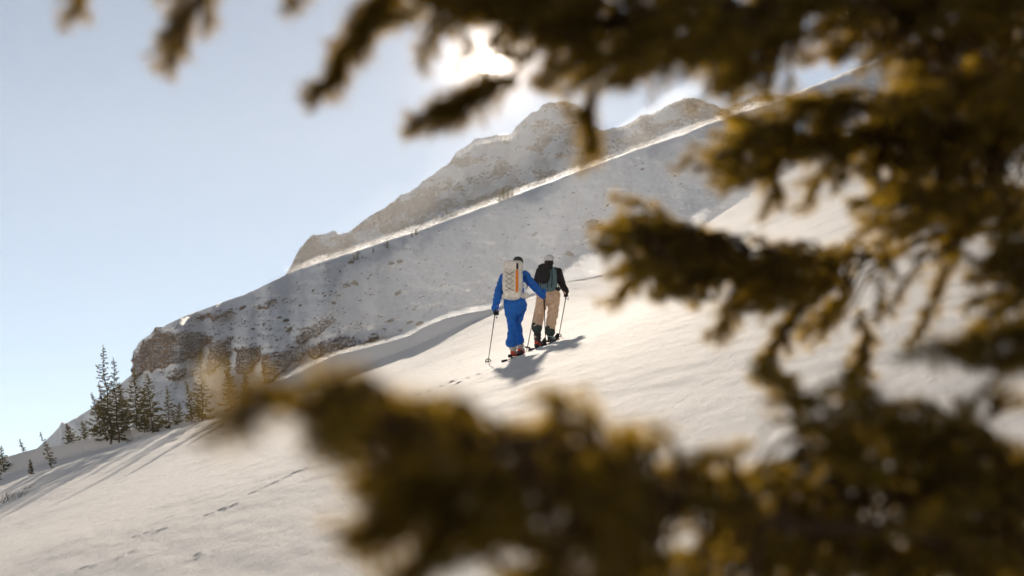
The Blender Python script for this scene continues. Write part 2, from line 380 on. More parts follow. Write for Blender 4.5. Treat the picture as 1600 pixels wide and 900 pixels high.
# bare scree speckle on the left shoulder, none on the smooth right
pxg, pyg = px_of(np.broadcast_to(MU, MV.shape), MV)
rk = np.interp(pxg, [150, 210, 420, 520, 620, 800, 1200], [.62, .60, .55, .50, .40, .34, .36])+.10*fbm(pxg/40, pyg/14, 3, 77)
below = C2(MU)
rk = rk-np.clip(1-((below-MV)*F)/7, 0, 1)*.25
att = me_mid.attributes.new('rock', 'FLOAT', 'POINT')
full = np.concatenate([rk.ravel(), np.zeros(6*len(MU))]).astype(np.float32); att.data.foreach_set('value', full)
o = link('mountain', me_mid, M_MID); tag(o, 'long shaded snow mountainside rising behind the skiers with rock bands', 'mountain', kind='structure')
def mid_y(px, py):
    u, v = uv(px, py); c = (float(u)-MU[0])/(MU[1]-MU[0]); i = int(np.clip(c, 0, len(MU)-2)); f = c-i
    r = [np.interp(float(v), MV[:, j], MY[:, j]) for j in (i, i+1)]; return r[0]*(1-f)+r[1]*f
def mid_at(px, py, off=0): return at(px, py, mid_y(px, py)+off)

# rock cliffs: solid shells that stand proud of the snow face
def build_cliff(poly, label):
    P = np.array(poly, float); x0, y0 = P.min(0)-4; x1, y1 = P.max(0)+4
    st = .8; gx, gy = np.meshgrid(np.arange(x0, x1, st), np.arange(y0, y1, st)); nr, nc = gx.shape
    wx = gx+5*fbm(gx/14, gy/14, 3, 5); wy = gy+5*fbm(gx/14, gy/14, 3, 55)
    d = polydist(wx, wy, poly)
    u, v = uv(gx, gy)
    base = np.array([[mid_y(a, b) for a, b in zip(ra, rb)] for ra, rb in zip(gx, gy)])
    # blocks: stepped columns and ledges
    cellx = np.floor((gx+2.5*perlin(gx/9, gy/9, 3))/5.5); celly = np.floor((gy+2*perlin(gx/12, gy/6, 9))/4.0)
    blk = (_h(cellx, celly, 5)/(2*math.pi))*2.6+(_h(cellx, celly*0, 8)/(2*math.pi))*2.6
    rough = 1.0*fbm(gx/3.2, gy/2.6, 3, 41)
    pro = np.clip(d/2.2, -1, 1)*1.6+np.where(d > 0, (blk+rough)*np.clip(d/3, 0, 1), 0)
    Y = base-pro
    V = np.stack([u*Y, Y, v*Y], -1).reshape(-1, 3); Fc = grid_faces(nr, nc)
    keep = (d.ravel()[Fc] > -3.0).all(1); Fc = Fc[keep][:, ::-1]
    if not len(Fc): return
    used = np.unique(Fc); mp = np.full(len(V), -1); mp[used] = np.arange(len(used))
    me = np_mesh('rock_cliff', V[used], mp[Fc], smooth=False)
    # give it thickness into the mountain
    bm = bmesh.new(); bm.from_mesh(me)
    bd = [e for e in bm.edges if e.is_boundary]; r = bmesh.ops.extrude_edge_only(bm, edges=bd)
    for vv in r['geom']:
        if isinstance(vv, bmesh.types.BMVert): vv.co = vv.co*(1+6.0/vv.co.y)
    bm.to_mesh(me); bm.free()
    o = link('rock_cliff', me, M_CLIFF); tag(o, label, 'cliff', 'rock cliffs on the mountainside')
for poly, lab in CLIFFS: build_cliff(poly, lab)

def rock_mesh(seed, sub=2):
    bm = bmesh.new(); bmesh.ops.create_icosphere(bm, subdivisions=sub, radius=1)
    r = random.Random(seed); off = Vector((r.uniform(-9, 9), r.uniform(-9, 9), r.uniform(-9, 9)))
    for v in bm.verts:
        k = 1+.5*mnoise.noise(v.co*1.1+off)+.22*mnoise.noise(v.co*2.7+off)
        v.co = v.co*k
        for ax in range(3): v.co[ax] = max(-.8, min(.8, v.co[ax]))
    me = bpy.data.meshes.new('boulder'); bm.to_mesh(me); bm.free(); me.materials.append(M_BOULDER); return me
RM = [rock_mesh(i) for i in range(5)]
BOUL = [(612,413,9),(625,410,10),(542,448,11),(553,444,12),(622,459,9),(548,411,9),(520,475,9),(447,503,10),(453,517,13),(610,503,10),(658,507,12),(927,348,14),(1004,265,7),(836,367,9),(845,327,7),(950,321,6),(896,302,6),(890,399,14),(904,416,9),
        (380,482,10),(437,497,8),(490,455,7),(575,436,6),(563,470,6),(640,505,9),(625,517,8),(600,515,8),(583,523,8),(508,463,7),(470,478,7),(413,507,7),(395,515,8),(938,353,7),(912,355,6),(826,352,5),(1055,275,5)]
BIGL = iter(['brown boulder, lower one of the pair under the ridge spindrift', 'brown boulder, upper one of the pair under the ridge spindrift', 'brown boulder touching a slightly larger one on the open snow face', 'slightly larger of two touching boulders on the open snow face', 'single brown boulder alone on smooth snow under the ridge pair', 'flat brown boulder among the tiny ridge conifers', 'brown boulder above the slanting rock band', 'flat stone just uphill of the stepped dark ledge', 'broad flat rock between the square buttress and the slanting band', 'brown boulder half buried near the hump crest', 'wide brown boulder touching the near hump crest', "large lone boulder on the slope above the black-jacketed skier's cap", 'rounded boulder on bare snow right above the blue skier', 'tan boulder closest above the white cap', 'small tan rock beside the boulder above the white cap', "dark rock under the mountain's rounded shoulder", 'brown rock next to the wide one at the hump crest'])
for k, (px, py, s) in enumerate(BOUL):
    y = mid_y(px, py); o = link('boulder', RM[k % 5]); r = s*.5*y/F*(1.1 if s >= 9 else .85)
    o.location = at(px, py, y); o.scale = (r*1.25, r*1.3, r*.8); o.rotation_euler = (random.uniform(-.3, .3), random.uniform(-.3, .3)-.3, random.uniform(0, 6))
    big = s >= 9
    tag(o, next(BIGL, 'brown boulder on the snow mountainside') if big else 'small brown boulder poking out of the shaded snow mountainside', 'boulder', 'larger boulders on the mountainside' if big else 'small boulders on the mountainside')
def stones():
    Vs, Fs = [], []; ico = bmesh.new(); bmesh.ops.create_icosphere(ico, subdivisions=1, radius=1)
    bv = np.array([v.co[:] for v in ico.verts]); bf = np.array([[v.index for v in f.verts] for f in ico.faces]); ico.free(); n = 0
    want = 1500; tries = 0
    while n < want and tries < 40000:
        tries += 1
        px = random.uniform(215, 1150); cr = np.interp(px, [p[0] for p in C2P], [p[1] for p in C2P])
        py = cr+random.random()**.8*np.interp(px, [215, 400, 650, 900, 1150], [95, 120, 130, 130, 110])+4
        dens = np.interp(px, [215, 380, 520, 620, 760, 1150], [.75, 1, .8, .30, .12, .10])*(1 if fbm(np.array(px/45.), np.array(py/14.), 3, 6) > .18 else .05)
        if random.random() > dens: continue
        y = mid_y(px, py); c = np.array(at(px, py, y)); r = random.choice([1.0, 1.3, 1.6, 2.2, 3.0])*.5*y/F*random.uniform(.7, 1.3)
        q = bv*(1+.3*rng.standard_normal((len(bv), 1)))*np.array([r*1.7, r*1.5, r*.75]); a = random.uniform(0, 6); ca, sa = math.cos(a), math.sin(a)
        q = np.stack([q[:, 0]*ca-q[:, 1]*sa, q[:, 0]*sa+q[:, 1]*ca, q[:, 2]+.3*(q[:, 0]*ca-q[:, 1]*sa)], -1)+c
        Vs.append(q); Fs.append(bf+n*len(bv)); n += 1
    o = link('scattered_stones', np_mesh('scattered_stones', np.concatenate(Vs), np.concatenate(Fs), False), M_BOULDER)
    tag(o, 'countless small stones peppering the shaded snow mountainside', 'stones', kind='stuff')
stones()

# the rocky peak behind
C3P = [(380,520),(430,450),(450,424),(470,386),(485,370),(500,366),(512,364),(524,360),(532,366),(545,363),(560,350),(600,324),(640,299),(668,278),(700,256),(712,240),(745,217),(770,212),(798,209),(812,192),(828,178),(850,164),(880,157),(903,164),(915,180),(926,196),(946,206),(962,199),(985,192),(1005,180),(1030,172),(1052,160),(1075,152),(1100,158),(1130,170),(1180,150),(1260,150),(1350,140)]
C3 = polyline(C3P, 2)
def far_noise(u, v, y):
    px, py = px_of(u, v); t = np.clip((y-3180)/200, 0, 1)
    return 2.0*(26*ridged((px+py*.5)/110, (py-px*.3)/90, 4, 51)+9*fbm(px/16, py/12, 4, 61)+4*fbm(px/5, py/4, 2, 63))*t
me_far, FU, FV, FY = mountain('rocky_peak', C3, lambda u: np.minimum(C2(u)-.02, C3(u)-.01), lambda u: 3100+0*u, lambda u: 3800+150*np.cos(u*40), float(uv(395,500)[0]), float(uv(1340,200)[0]), 520, 200,
        lambda u, v, c: .45+.14*fbm(px_of(u, v)[0]/30, px_of(u, v)[1]/12, 3, 70), M_FAR, far_noise, back=500,
        crest_noise=lambda u: (4.0*perlin(u*160, 0*u, 12)+2.6*perlin(u*420, 0*u, 14)+1.4*perlin(u*900, 0*u, 15))/F)
pxg, pyg = px_of(np.broadcast_to(FU, FV.shape), FV)
hgt = (C3(FU)-FV)*F
rk = .50+.34*fbm((pxg+pyg*.6)/46, pyg/24, 4, 91)-.16*np.exp(-((pxg-790)/70)**2-((pyg-240)/34)**2)+.08*(pxg < 680)-.1*np.clip(1-hgt/10, 0, 1)*(pxg < 820)
att = me_far.attributes.new('rock', 'FLOAT', 'POINT')
att.data.foreach_set('value', np.concatenate([rk.ravel(), np.full(6*len(FU), .5)]).astype(np.float32))
o = link('rocky_peak', me_far, M_FAR); tag(o, 'jagged rocky peak behind the snow ridge, dusted with snow', 'mountain', kind='structure')
# pale mountain far down the valley
C4 = polyline([(-80,780),(40,715),(70,690),(92,668),(97,657),(102,662),(120,652),(140,640),(165,618),(200,590),(240,560),(300,540)], 1)
me_p, PU, PV, PY = mountain('distant_mountain', C4, lambda u: C4(u)*0-.03, lambda u: 1900+0*u, lambda u: 2250+0*u, float(uv(-70,700)[0]), float(uv(290,600)[0]), 160, 60,
        lambda u, v, c: .5+0*u, M_PALE, lambda u, v, y: 35*fbm(u*60, v*60, 4, 5)*np.clip((y-1930)/150, 0, 1), back=250)
att = me_p.attributes.new('rock', 'FLOAT', 'POINT'); att.data.foreach_set('value', np.full(len(me_p.vertices), .5, np.float32))
o = link('distant_mountain', me_p, M_PALE); tag(o, 'pale hazy mountain far off beyond the little firs', 'mountain', kind='structure')

# unseen snow range added behind the camera to bounce sun into the shade
def fill_range():
    xs = np.linspace(-1800, 1800, 160); ys = np.linspace(-140, -1050, 90); X, Y = np.meshgrid(xs, ys)
    t = np.clip((-140-Y)/580, 0, 1.6); prof = np.where(t < 1, t**1.1, 1-(t-1)*.9)
    Z = -165+prof*(520+70*fbm(X/500, Y/900, 3, 5))+25*ridged(X/190, Y/260, 4, 8)*np.clip(t*3, 0, 1)
    me = np_mesh('fill_mountain', np.stack([X, Y, Z], -1).reshape(-1, 3), grid_faces(*X.shape)[:, ::-1])
    a = me.attributes.new('rock', 'FLOAT', 'POINT'); a.data.foreach_set('value', np.full(len(me.vertices), .2, np.float32))
    o = link('fill_mountain', me, M_FAR); tag(o, 'sunlit snow range across the valley facing the skiers\' slope', 'mountain', kind='structure')
fill_range()

# ------------------------------------------------------------------ tubes and needles
def tube(pts, rads, seg=6, cap=True):
    pts = [Vector(p) for p in pts]; V = []; Fc = []; n = len(pts); up = Vector((.13, .31, .94)).normalized()
    for i, p in enumerate(pts):
        t = (pts[min(i+1, n-1)]-pts[max(i-1, 0)]).normalized()
        a = t.cross(up)
        if a.length < 1e-3: a = t.cross(Vector((1, 0, 0)))
        a.normalize(); b = t.cross(a)
        for k in range(seg):
            q = 2*math.pi*k/seg; V.append(p+(a*math.cos(q)+b*math.sin(q))*rads[i])
    for i in range(n-1):
        for k in range(seg):
            k2 = (k+1) % seg; Fc.append((i*seg+k, i*seg+k2, (i+1)*seg+k2, (i+1)*seg+k))
    if cap:
        V.append(pts[0]); V.append(pts[-1]); c0, c1 = len(V)-2, len(V)-1
        for k in range(seg):
            k2 = (k+1) % seg; Fc.append((c0, k2, k, k)); Fc.append((c1, (n-1)*seg+k, (n-1)*seg+k2, (n-1)*seg+k2))
    return V, Fc
class MB:
    def __init__(s): s.V = []; s.F = []
    def add(s, VF):
        o = len(s.V); s.V += [tuple(v) for v in VF[0]]; s.F += [tuple(i+o for i in (f if len(f) < 4 or f[2] != f[3] else f[:3])) for f in VF[1]]; return s
    def build(s, name, mat_, parent=None, smooth=True):
        me = bpy.data.meshes.new(name); me.from_pydata(s.V, [], s.F); me.validate()
        me.polygons.foreach_set('use_smooth', [smooth]*len(me.polygons)); me.update()
        return link(name, me, mat_, parent)
def needles_along(segs, per_m, ln, wd, spread=1.0):
    """segs: array (n,2,3); returns triangle soup of needles standing off each twig, swept to its tip"""
    P0 = segs[:, 0]; P1 = segs[:, 1]; D = P1-P0; L = np.linalg.norm(D, axis=1); cnt = np.maximum(2, (L*per_m).astype(int))
    idx = np.repeat(np.arange(len(segs)), cnt); n = len(idx); t = rng.random(n)
    d = D[idx]/L[idx][:, None]; base = P0[idx]+D[idx]*t[:, None]
    r = rng.standard_normal((n, 3)); r -= (r*d).sum(1)[:, None]*d; r /= np.linalg.norm(r, axis=1)[:, None]+1e-9
    dirn = r*spread+d*rng.uniform(.35, .9, n)[:, None]; dirn /= np.linalg.norm(dirn, axis=1)[:, None]
    l = ln*rng.uniform(.7, 1.15, n)*np.where(t > .9, .9, 1); s = np.cross(dirn, rng.standard_normal((n, 3))); s /= np.linalg.norm(s, axis=1)[:, None]+1e-9
    a = base-s*wd*.5; b = base+s*wd*.5; m1 = base+dirn*l[:, None]*.6
    tip = base+dirn*l[:, None]
    V = np.stack([a, b, m1+s*wd*.45, tip], 1).reshape(-1, 3)
    i = np.arange(n)*4
    return V, np.stack([i, i+1, i+2, i+3], -1)

# ------------------------------------------------------------------ young firs along the crest
def fir(px, py, h_px, lean_px, width=.3, sparse=1.0, seed=0, label='', y=None, group='young firs along the snow crest', bush=False):
    r = random.Random(seed)
    if y is None: base = hit(px, py, 60, 118)
    else: base = Vector((float(uv(px, py)[0])*y, y, 0)); base.z = gz(base.x, base.y)
    pxm = base.y/F; H = h_px*pxm; lean = lean_px*pxm
    root = empty('fir_tree', base); tag(root, label, 'tree', group)
    N = 9; tp = [Vector((lean*(k/N)**1.15+.012*H*math.sin(k*1.7+seed), .03*H*math.sin(k*.9+seed), H*k/N-(.25 if k == 0 else 0))) for k in range(N+1)]
    tr = [max(.006, .0105*H*(1-k/N)**.9+.006) for k in range(N+1)]
    mb = MB(); mb.add(tube(tp, tr, 6)); mb.build('trunk', M_BARK, root)
    def tpos(f):
        k = min(int(f*N), N-1); return tp[k].lerp(tp[k+1], f*N-k)
    segs = []; wood = MB(); nb = int((34+H*15)*sparse)
    for i in range(nb):
        f = .07+.92*((i+r.random())/nb); p = tpos(f); az = i*2.4+r.uniform(-.5, .5)
        ln = H*width*(1-f)**.85*r.uniform(.45, 1.15)+.05*H*.5
        if r.random() < .16: ln *= .45
        droop = r.uniform(-.25, .12)-.25*(1-f)
        d = Vector((math.cos(az), math.sin(az), droop)).normalized()
        q1 = p+d*ln*.55; q2 = p+d*ln+Vector((0, 0, ln*r.uniform(.12, .35)))
        wood.add(tube([p, q1, q2], [.006+.004*H*(1-f), .006, .003], 4, False))
        pts = [p.lerp(q1, .25), q1, q2]
        segs += [(pts[0], q1), (q1, q2)]
        for j in range(max(2, int(ln/.075))):
            t = r.uniform(.25, 1); c = (p.lerp(q1, t/.55) if t < .55 else q1.lerp(q2, (t-.55)/.45))
            side = d.cross(Vector((0, 0, 1)))*r.choice([-1, 1]); e = (d*.8+side*r.uniform(.4, .9)+Vector((0, 0, r.uniform(-.25, .35)))).normalized()
            segs.append((c, c+e*ln*r.uniform(.16, .34)))
    top = tp[-1]; segs.append((tpos(.9), top+Vector((0, 0, .03*H))))
    S = np.array([[list(a), list(b)] for a, b in segs]); V, Fc = needles_along(S, 210, .055, .016, 1.0)
    wood.build('branches', M_TWIG, root)['kind'] = 'stuff'
    cr = link('crown', np_mesh('crown', V, Fc, False), M_NEEDLE2, root)
    return root
L0 = 'slender young fir in the grove below the end cliff'
FIRS = [(174,693,150,-18,.17,.85,'tallest fir in the grove, bare lower trunk leaning slightly downhill'),
 (185,693,132,-11,.17,.8,'second tallest fir, its trunk touching the tallest one\'s'),
 (167,690,90,-14,.28,.9,'dense fir pressed against the foot of the tallest fir'),
 (159,681,66,-16,.34,.9,'short bushy fir on the valley side of the tallest fir'),
 (194,669,74,-8,.34,1.2,'dark dense fir just uphill of the two tallest trunks'),
 (214,669,90,-6,.28,1.1,'pointed fir with dark crown next to the broad end cliff\'s corner'),
 (226,676,66,-3,.34,1.0,'low brownish fir filling the gap between two pointed firs'),
 (238,677,92,-10,.29,1.1,'wide-based pointed fir in the middle of the grove'),
 (265,670,62,-5,.32,.8,'small fir with open ragged branches beside the wide-based one'),
 (278,664,34,2,.40,.8,'knee-high fir squeezed between two larger ragged firs'),
 (301,658,60,-9,.28,.9,'neat cone-shaped fir near the grove\'s uphill end'),
 (317,653,102,-5,.19,.9,'tall thin fir with sparse branches at the grove\'s uphill end'),
 (311,654,42,-3,.33,.8,'little fir tucked against the tall thin fir'),
 (360,640,82,-6,.25,1.0,'lone fir uphill of the grove, half hidden by the blurred bough'),
 (385,630,50,-3,.33,1.0,'short fir behind the tip of the blurred bough'),
 (113,692,30,-10,.55,1.0,'squat windblown fir bush out on the open crest'),
 (133,686,28,-5,.45,.8,'thin small fir bush between the squat bush and the grove'),
 (82,731,54,-20,.20,.6,'crooked little fir leaning downhill, standing alone on shaded snow'),
 (38,707,20,-8,.30,.6,'tiny fir shoot on the crest skyline'),
 (6,738,40,-6,.42,.9,'bushy fir at the lowest end of the crest'),
 (-4,752,30,2,.5,.9,'low fir clump below the bushy one at the crest\'s low end'),
 (50,742,23,-4,.36,.8,'tiny fir seedling below the crooked leaning fir')]
for k, (px, py, h, ln, wd, sp, lab) in enumerate(FIRS):
    yy = np.interp(px, [-10, 100, 190, 260, 330, 390], [104, 104, 103.5, 103, 101, 99]) if px in (301,317,311,360,385) else None
    fir(px, py, h, ln, wd, sp, 100+k, lab, y=float(yy) if yy is not None else None)
# dead stalks poking through the snow
def stalks(px, py, wpx, n, label, seed):
    r = random.Random(seed); b = hit(px, py, 20, 110); mb = MB(); s = b.y/F
    for k in range(n):
        p = Vector((r.uniform(-.5, .5)*wpx*s, r.uniform(-.6, .6), 0)); p.z = gz(b.x+p.x, b.y+p.y)-b.z-.04
        h = r.uniform(.15, .45); d = Vector((r.uniform(-.3, .9), r.uniform(-.2, .2), 1)).normalized()
        q = p+d*h*.6; e = q+(d+Vector((r.uniform(.0, .9), 0, -.25))).normalized()*h*.5
        mb.add(tube([p, q, e], [.006, .005, .003], 4, False))
        for j in range(2):
            c = p.lerp(q, r.uniform(.5, 1)); mb.add(tube([c, c+Vector((r.uniform(-.12, .16), 0, r.uniform(.05, .15)))], [.004, .002], 4, False))
    o = mb.build('dead_stalks', M_TWIG); o.location = b; tag(o, label, 'plant', kind='stuff')
stalks(18, 782, 40, 26, 'thicket of thin bare stalks poking through snow at the crest\'s low end', 3)
stalks(40, 765, 10, 6, 'few thin bare stalks beside the larger thicket of stalks', 5)
stalks(205, 690, 22, 9, 'thin bare twigs sticking out beside the tallest firs\' trunks', 8)
# tiny trees on the mountain ridge
for k, (px, py, h) in enumerate([(553,408,11),(558,407,13),(583,395,9),(605,389,14),(781,316,16),(786,313,20),(793,311,18),(800,308,13),(650,368,12),(643,370,8),(548,413,10),(566,404,7)]):
    y = mid_y(px, py); r = random.Random(k); b = at(px, py, y); H = h*y/F; mb = MB(); mb.add(tube([(0,0,-.5),(0,0,H*.5),(.05*H,0,H)], [.06*H*.6,.03*H,.01], 5)); root = empty('ridge_tree', b)
    tag(root, 'tiny stunted conifer on the sunlit ridge of the mountainside', 'tree', 'tiny conifers on the ridge'); mb.build('trunk', M_BARK, root)
    S = []
    for i in range(40):
        f = .12+.85*i/40; a = i*2.4; l = H*.24*(1-f)+.05*H; S.append([[0,0,f*H],[math.cos(a)*l, math.sin(a)*l, f*H-.1*l]])
    V, Fc = needles_along(np.array(S), 14/ max(.3, H*.3), .11*H, .035*H); link('crown', np_mesh('crown', V, Fc, False), M_NEEDLE2, root)
# ------------------------------------------------------------------ the two ski tourers
def capsule(p0, p1, r0, r1, seg=14, rings=5):
    p0, p1 = Vector(p0), Vector(p1); d = p1-p0; L = max(d.length, 1e-4); t = d/L
    pts = []; rad = []
    for k in range(rings): a = -math.pi/2+math.pi/2*k/rings; pts.append(p0+t*math.sin(a)*r0*.999); rad.append(max(.0005, math.cos(a)*r0))
    pts.append(p0); rad.append(r0); pts.append(p1); rad.append(r1)
    for k in range(1, rings+1): a = math.pi/2*k/rings; pts.append(p1+t*math.sin(a)*r1*.999); rad.append(max(.0005, math.cos(a)*r1))
    return tube(pts, rad, seg, True)
def ellip(c, r, nu=20, nv=12, e=1.0, rot=None):
    """(super)ellipsoid; e<1 squares it off"""
    V = []; Fc = []; c = Vector(c); sg = lambda q: math.copysign(abs(q)**e, q)
    for j in range(nv+1):
        b = -math.pi/2+math.pi*j/nv
        for i in range(nu):
            a = 2*math.pi*i/nu
            p = Vector((r[0]*sg(math.cos(b))*sg(math.cos(a)), r[1]*sg(math.cos(b))*sg(math.sin(a)), r[2]*sg(math.sin(b))))
            V.append(c+(rot @ p if rot else p))
    for j in range(nv):
        for i in range(nu):
            i2 = (i+1) % nu; Fc.append((j*nu+i, j*nu+i2, (j+1)*nu+i2, (j+1)*nu+i))
    return V, Fc
def fuse(name, pieces, voxel, mat_, parent, smooth=4, fold=0.0, fscale=9, seed=0, stretch=(1, 1, .5)):
    mb = MB()
    for p in pieces: mb.add(p)
    me = bpy.data.meshes.new('tmp'); me.from_pydata(mb.V, [], mb.F); me.validate(); me.update()
    bm = bmesh.new(); bm.from_mesh(me); bmesh.ops.remove_doubles(bm, verts=bm.verts, dist=1e-5); bmesh.ops.recalc_face_normals(bm, faces=bm.faces); bm.to_mesh(me); bm.free()
    o = bpy.data.objects.new('tmp', me); C.objects.link(o)
    m = o.modifiers.new('r', 'REMESH'); m.mode = 'VOXEL'; m.voxel_size = voxel; m.use_smooth_shade = True
    if smooth: k = o.modifiers.new('s', 'SMOOTH'); k.factor = .5; k.iterations = smooth
    dg = bpy.context.evaluated_depsgraph_get(); me2 = bpy.data.meshes.new_from_object(o.evaluated_get(dg)); bpy.data.objects.remove(o); bpy.data.meshes.remove(me)
    if fold:
        off = Vector((seed*3.1, seed*1.7, seed)); no = [v.normal.copy() for v in me2.vertices]
        for v, nn in zip(me2.vertices, no):
            q = Vector((v.co.x*stretch[0], v.co.y*stretch[1], v.co.z/stretch[2]))*fscale+off
            v.co += nn*fold*(mnoise.noise(q)+.5*(1-2*abs(mnoise.noise(q*1.9))))
    me2.name = name; me2.materials.clear()
    me2.polygons.foreach_set('use_smooth', [True]*len(me2.polygons)); me2.update()
    return link(name, me2, mat_, parent)
def fabric(name, col, rough=.85, var=.18): return simple(name, col, rough, var, 18, .2, .002)
M_BLUE = fabric('blue_shell', (.019, .13, .50)); M_BEIGE = fabric('beige_cloth', (.66, .46, .30)); M_BLACK = fabric('black_cloth', (.022, .020, .020), .8, .3)
M_PACK = fabric('offwhite_pack', (.74, .71, .66)); M_CORD = simple('black_cord', (.015, .015, .015)); M_ORANGE = fabric('orange_strip', (.75, .23, .04))
M_TEAL = fabric('teal_pack', (.12, .19, .20)); M_CAPW = fabric('white_cap', (.66, .66, .68)); M_BEANIE = fabric('grey_beanie', (.05, .055, .05)); M_SKIN = simple('skin', (.55, .36, .26), .6, .1)
M_HAIR = simple('dark_hair', (.03, .02, .015), .6, .4, 60); M_BOOTG = simple('grey_boot', (.42, .38, .34), .5, .2); M_BOOTB = simple('black_boot', (.03, .03, .032), .45, .2); M_BOOTT = simple('teal_boot', (.20, .30, .32), .5, .2)
M_RED = simple('red_shell', (.55, .06, .03), .5, .2); M_SKI = simple('ski_topsheet', (.03, .028, .03), .9, .3, 8, .05); M_METAL = simple('pole_metal', (.16, .14, .13), .7, .2, 8, .3); M_GAITER = fabric('dark_cuff', (.04, .06, .05))
M_EYE = simple('eye', (.02, .015, .01), .3)

def glove(hand, forward, parent, mat_, side):
    """closed glove round a pole: palm, four curled fingers of unequal length, thumb off the side"""
    h = Vector(hand); f = Vector(forward).normalized(); up = Vector((0, 0, 1)); s = f.cross(up).normalized()*side
    ps = [ellip(h+Vector((0, -.005, .005)), (.036, .040, .050), 12, 8), capsule(h+Vector((0, -.01, .04)), h+Vector((0, -.02, .10)), .038, .046, 10, 3)]
    for k in range(4):
        z = .032-.021*k; ln = (.055, .060, .056, .045)[k]
        a = h+f*.030+Vector((0, 0, z)); b = a+f*ln*.45-s*.020; c = b-s*.035-f*.010
        ps += [capsule(a, b, .0125, .0115, 8, 3), capsule(b, c, .0115, .010, 8, 3)]
    ps += [capsule(h-s*.020+Vector((0, 0, .030)), h-s*.038+f*.030+Vector((0, 0, .018)), .014, .012, 8, 3), capsule(h-s*.038+f*.030+Vector((0, 0, .018)), h-s*.040+f*.058+Vector((0, 0, .004)), .012, .010, 8, 3)]
    return fuse('glove', ps, .006, mat_, parent, 2)
def boot(ankle, heel, fwd, parent, shell, accent, name='boot', lift=0):
    """touring boot: cuff, lower shell with toe, sole, two buckles"""
    a = Vector(ankle); h = Vector(heel); f = Vector(fwd).normalized(); s = f.cross(Vector((0, 0, 1))).normalized(); n = Vector((0, 0, 1))
    ps = [capsule(a+n*.03, h+f*.075+n*.13, .078, .066, 14), capsule(h+f*.06+n*.055, h+f*.12+n*.07, .050, .052, 12), capsule(h+f*.12+n*.055, h+f*.25+n*.045, .050, .044, 12), ellip(h+f*.05+n*.10, (.055, .06, .075), 12, 8)]
    b = fuse(name, ps, .012, shell, parent, 3)
    sm = MB(); 
    for q in (-1, 1):
        pass
    V = []; prof = [(-.005, .034), (.05, .042), (.12, .038), (.20, .048), (.26, .042), (.29, .024)]
    for (l, w_) in prof:
        for sd in (-1, 1):
            for z in (.0, .030): V.append(h+f*l+s*w_*sd+n*z)
    Fc = []
    for i in range(len(prof)-1):
        o = i*4; p = o+4; Fc += [(o, o+2, p+2, p), (o+1, p+1, p+3, o+3), (o, p, p+1, o+1), (o+2, o+3, p+3, p+2)]
    Fc += [(0, 1, 3, 2), (len(V)-4, len(V)-2, len(V)-1, len(V)-3)]
    sm.add((V, Fc)); so_ = sm.build('sole', accent, b, False)
    for z in (.12, .19):
        k = MB(); k.add(tube([h+f*.07+n*z+s*.070*math.cos(t)+f*.075*math.sin(t) for t in np.linspace(-.2, 3.34, 10)], [.009]*10, 5)); k.build('buckle', M_METAL, b)
    hc = fuse('heel_piece', [ellip(h+f*.02+n*.045, (.045, .032, .04), 12, 8)], .01, accent, b, 1)
    return b
def ski(foot, heading, label, group):
    """one ski under a boot, following the slope"""
    fx, fy = foot.x, foot.y; d = Vector((math.sin(heading), math.cos(heading))); L0, L1 = -.82, .98; N = 26
    root = empty('ski', foot); tag(root, label, 'ski', group)
    V = []; sd = Vector((d.y, -d.x))
    for i in range(N+1):
        t = i/N; l = L0+(L1-L0)*t; w_ = .045+.017*(2*t-1)**2
        if t > .88: w_ *= math.sqrt(max(0.02, 1-((t-.88)/.12)**2))
        if t < .05: w_ *= .75+.25*t/.05
        rk_ = .10*max(0, (t-.84)/.16)**2+.025*max(0, (.08-t)/.08)**2
        px_, py_ = d.x*l, d.y*l; zc = float(ground(fx+px_, fy+py_)+relief(np.array(fx+px_), np.array(fy+py_)))-.004
        for s_ in (-1, 1):
            x, y = px_+sd.x*w_*s_, py_+sd.y*w_*s_; z = zc+A_*.55*sd.x*w_*s_-foot.z+rk_
            V += [(x, y, z), (x, y, z+.020)]
    Fc = []
    for i in range(N):
        o = i*4; p = o+4; Fc += [(o, p, p+2, o+2), (o+1, o+3, p+3, p+1), (o, o+1, p+1, p), (o+2, p+2, p+3, o+3)]
    Fc += [(0, 2, 3, 1), (N*4, N*4+1, N*4+3, N*4+2)]
    mb = MB(); mb.add((V, Fc)); mb.build('deck', M_SKI, root, False)
    b = MB()
    for l in (-.13, .16):
        z = float(ground(fx+d.x*l, fy+d.y*l))-foot.z+.03
        b.add(ellip((d.x*l, d.y*l, z+.022), (.040, .045, .030), 10, 6, .5))
    for k_, l in enumerate((-.13, .16)):
        z = float(ground(fx+d.x*l, fy+d.y*l))-foot.z+.03; q = MB(); q.add(ellip((d.x*l, d.y*l, z+.022), (.040, .045, .030), 10, 6, .5)); q.build('binding', M_BOOTB, root)
    return root
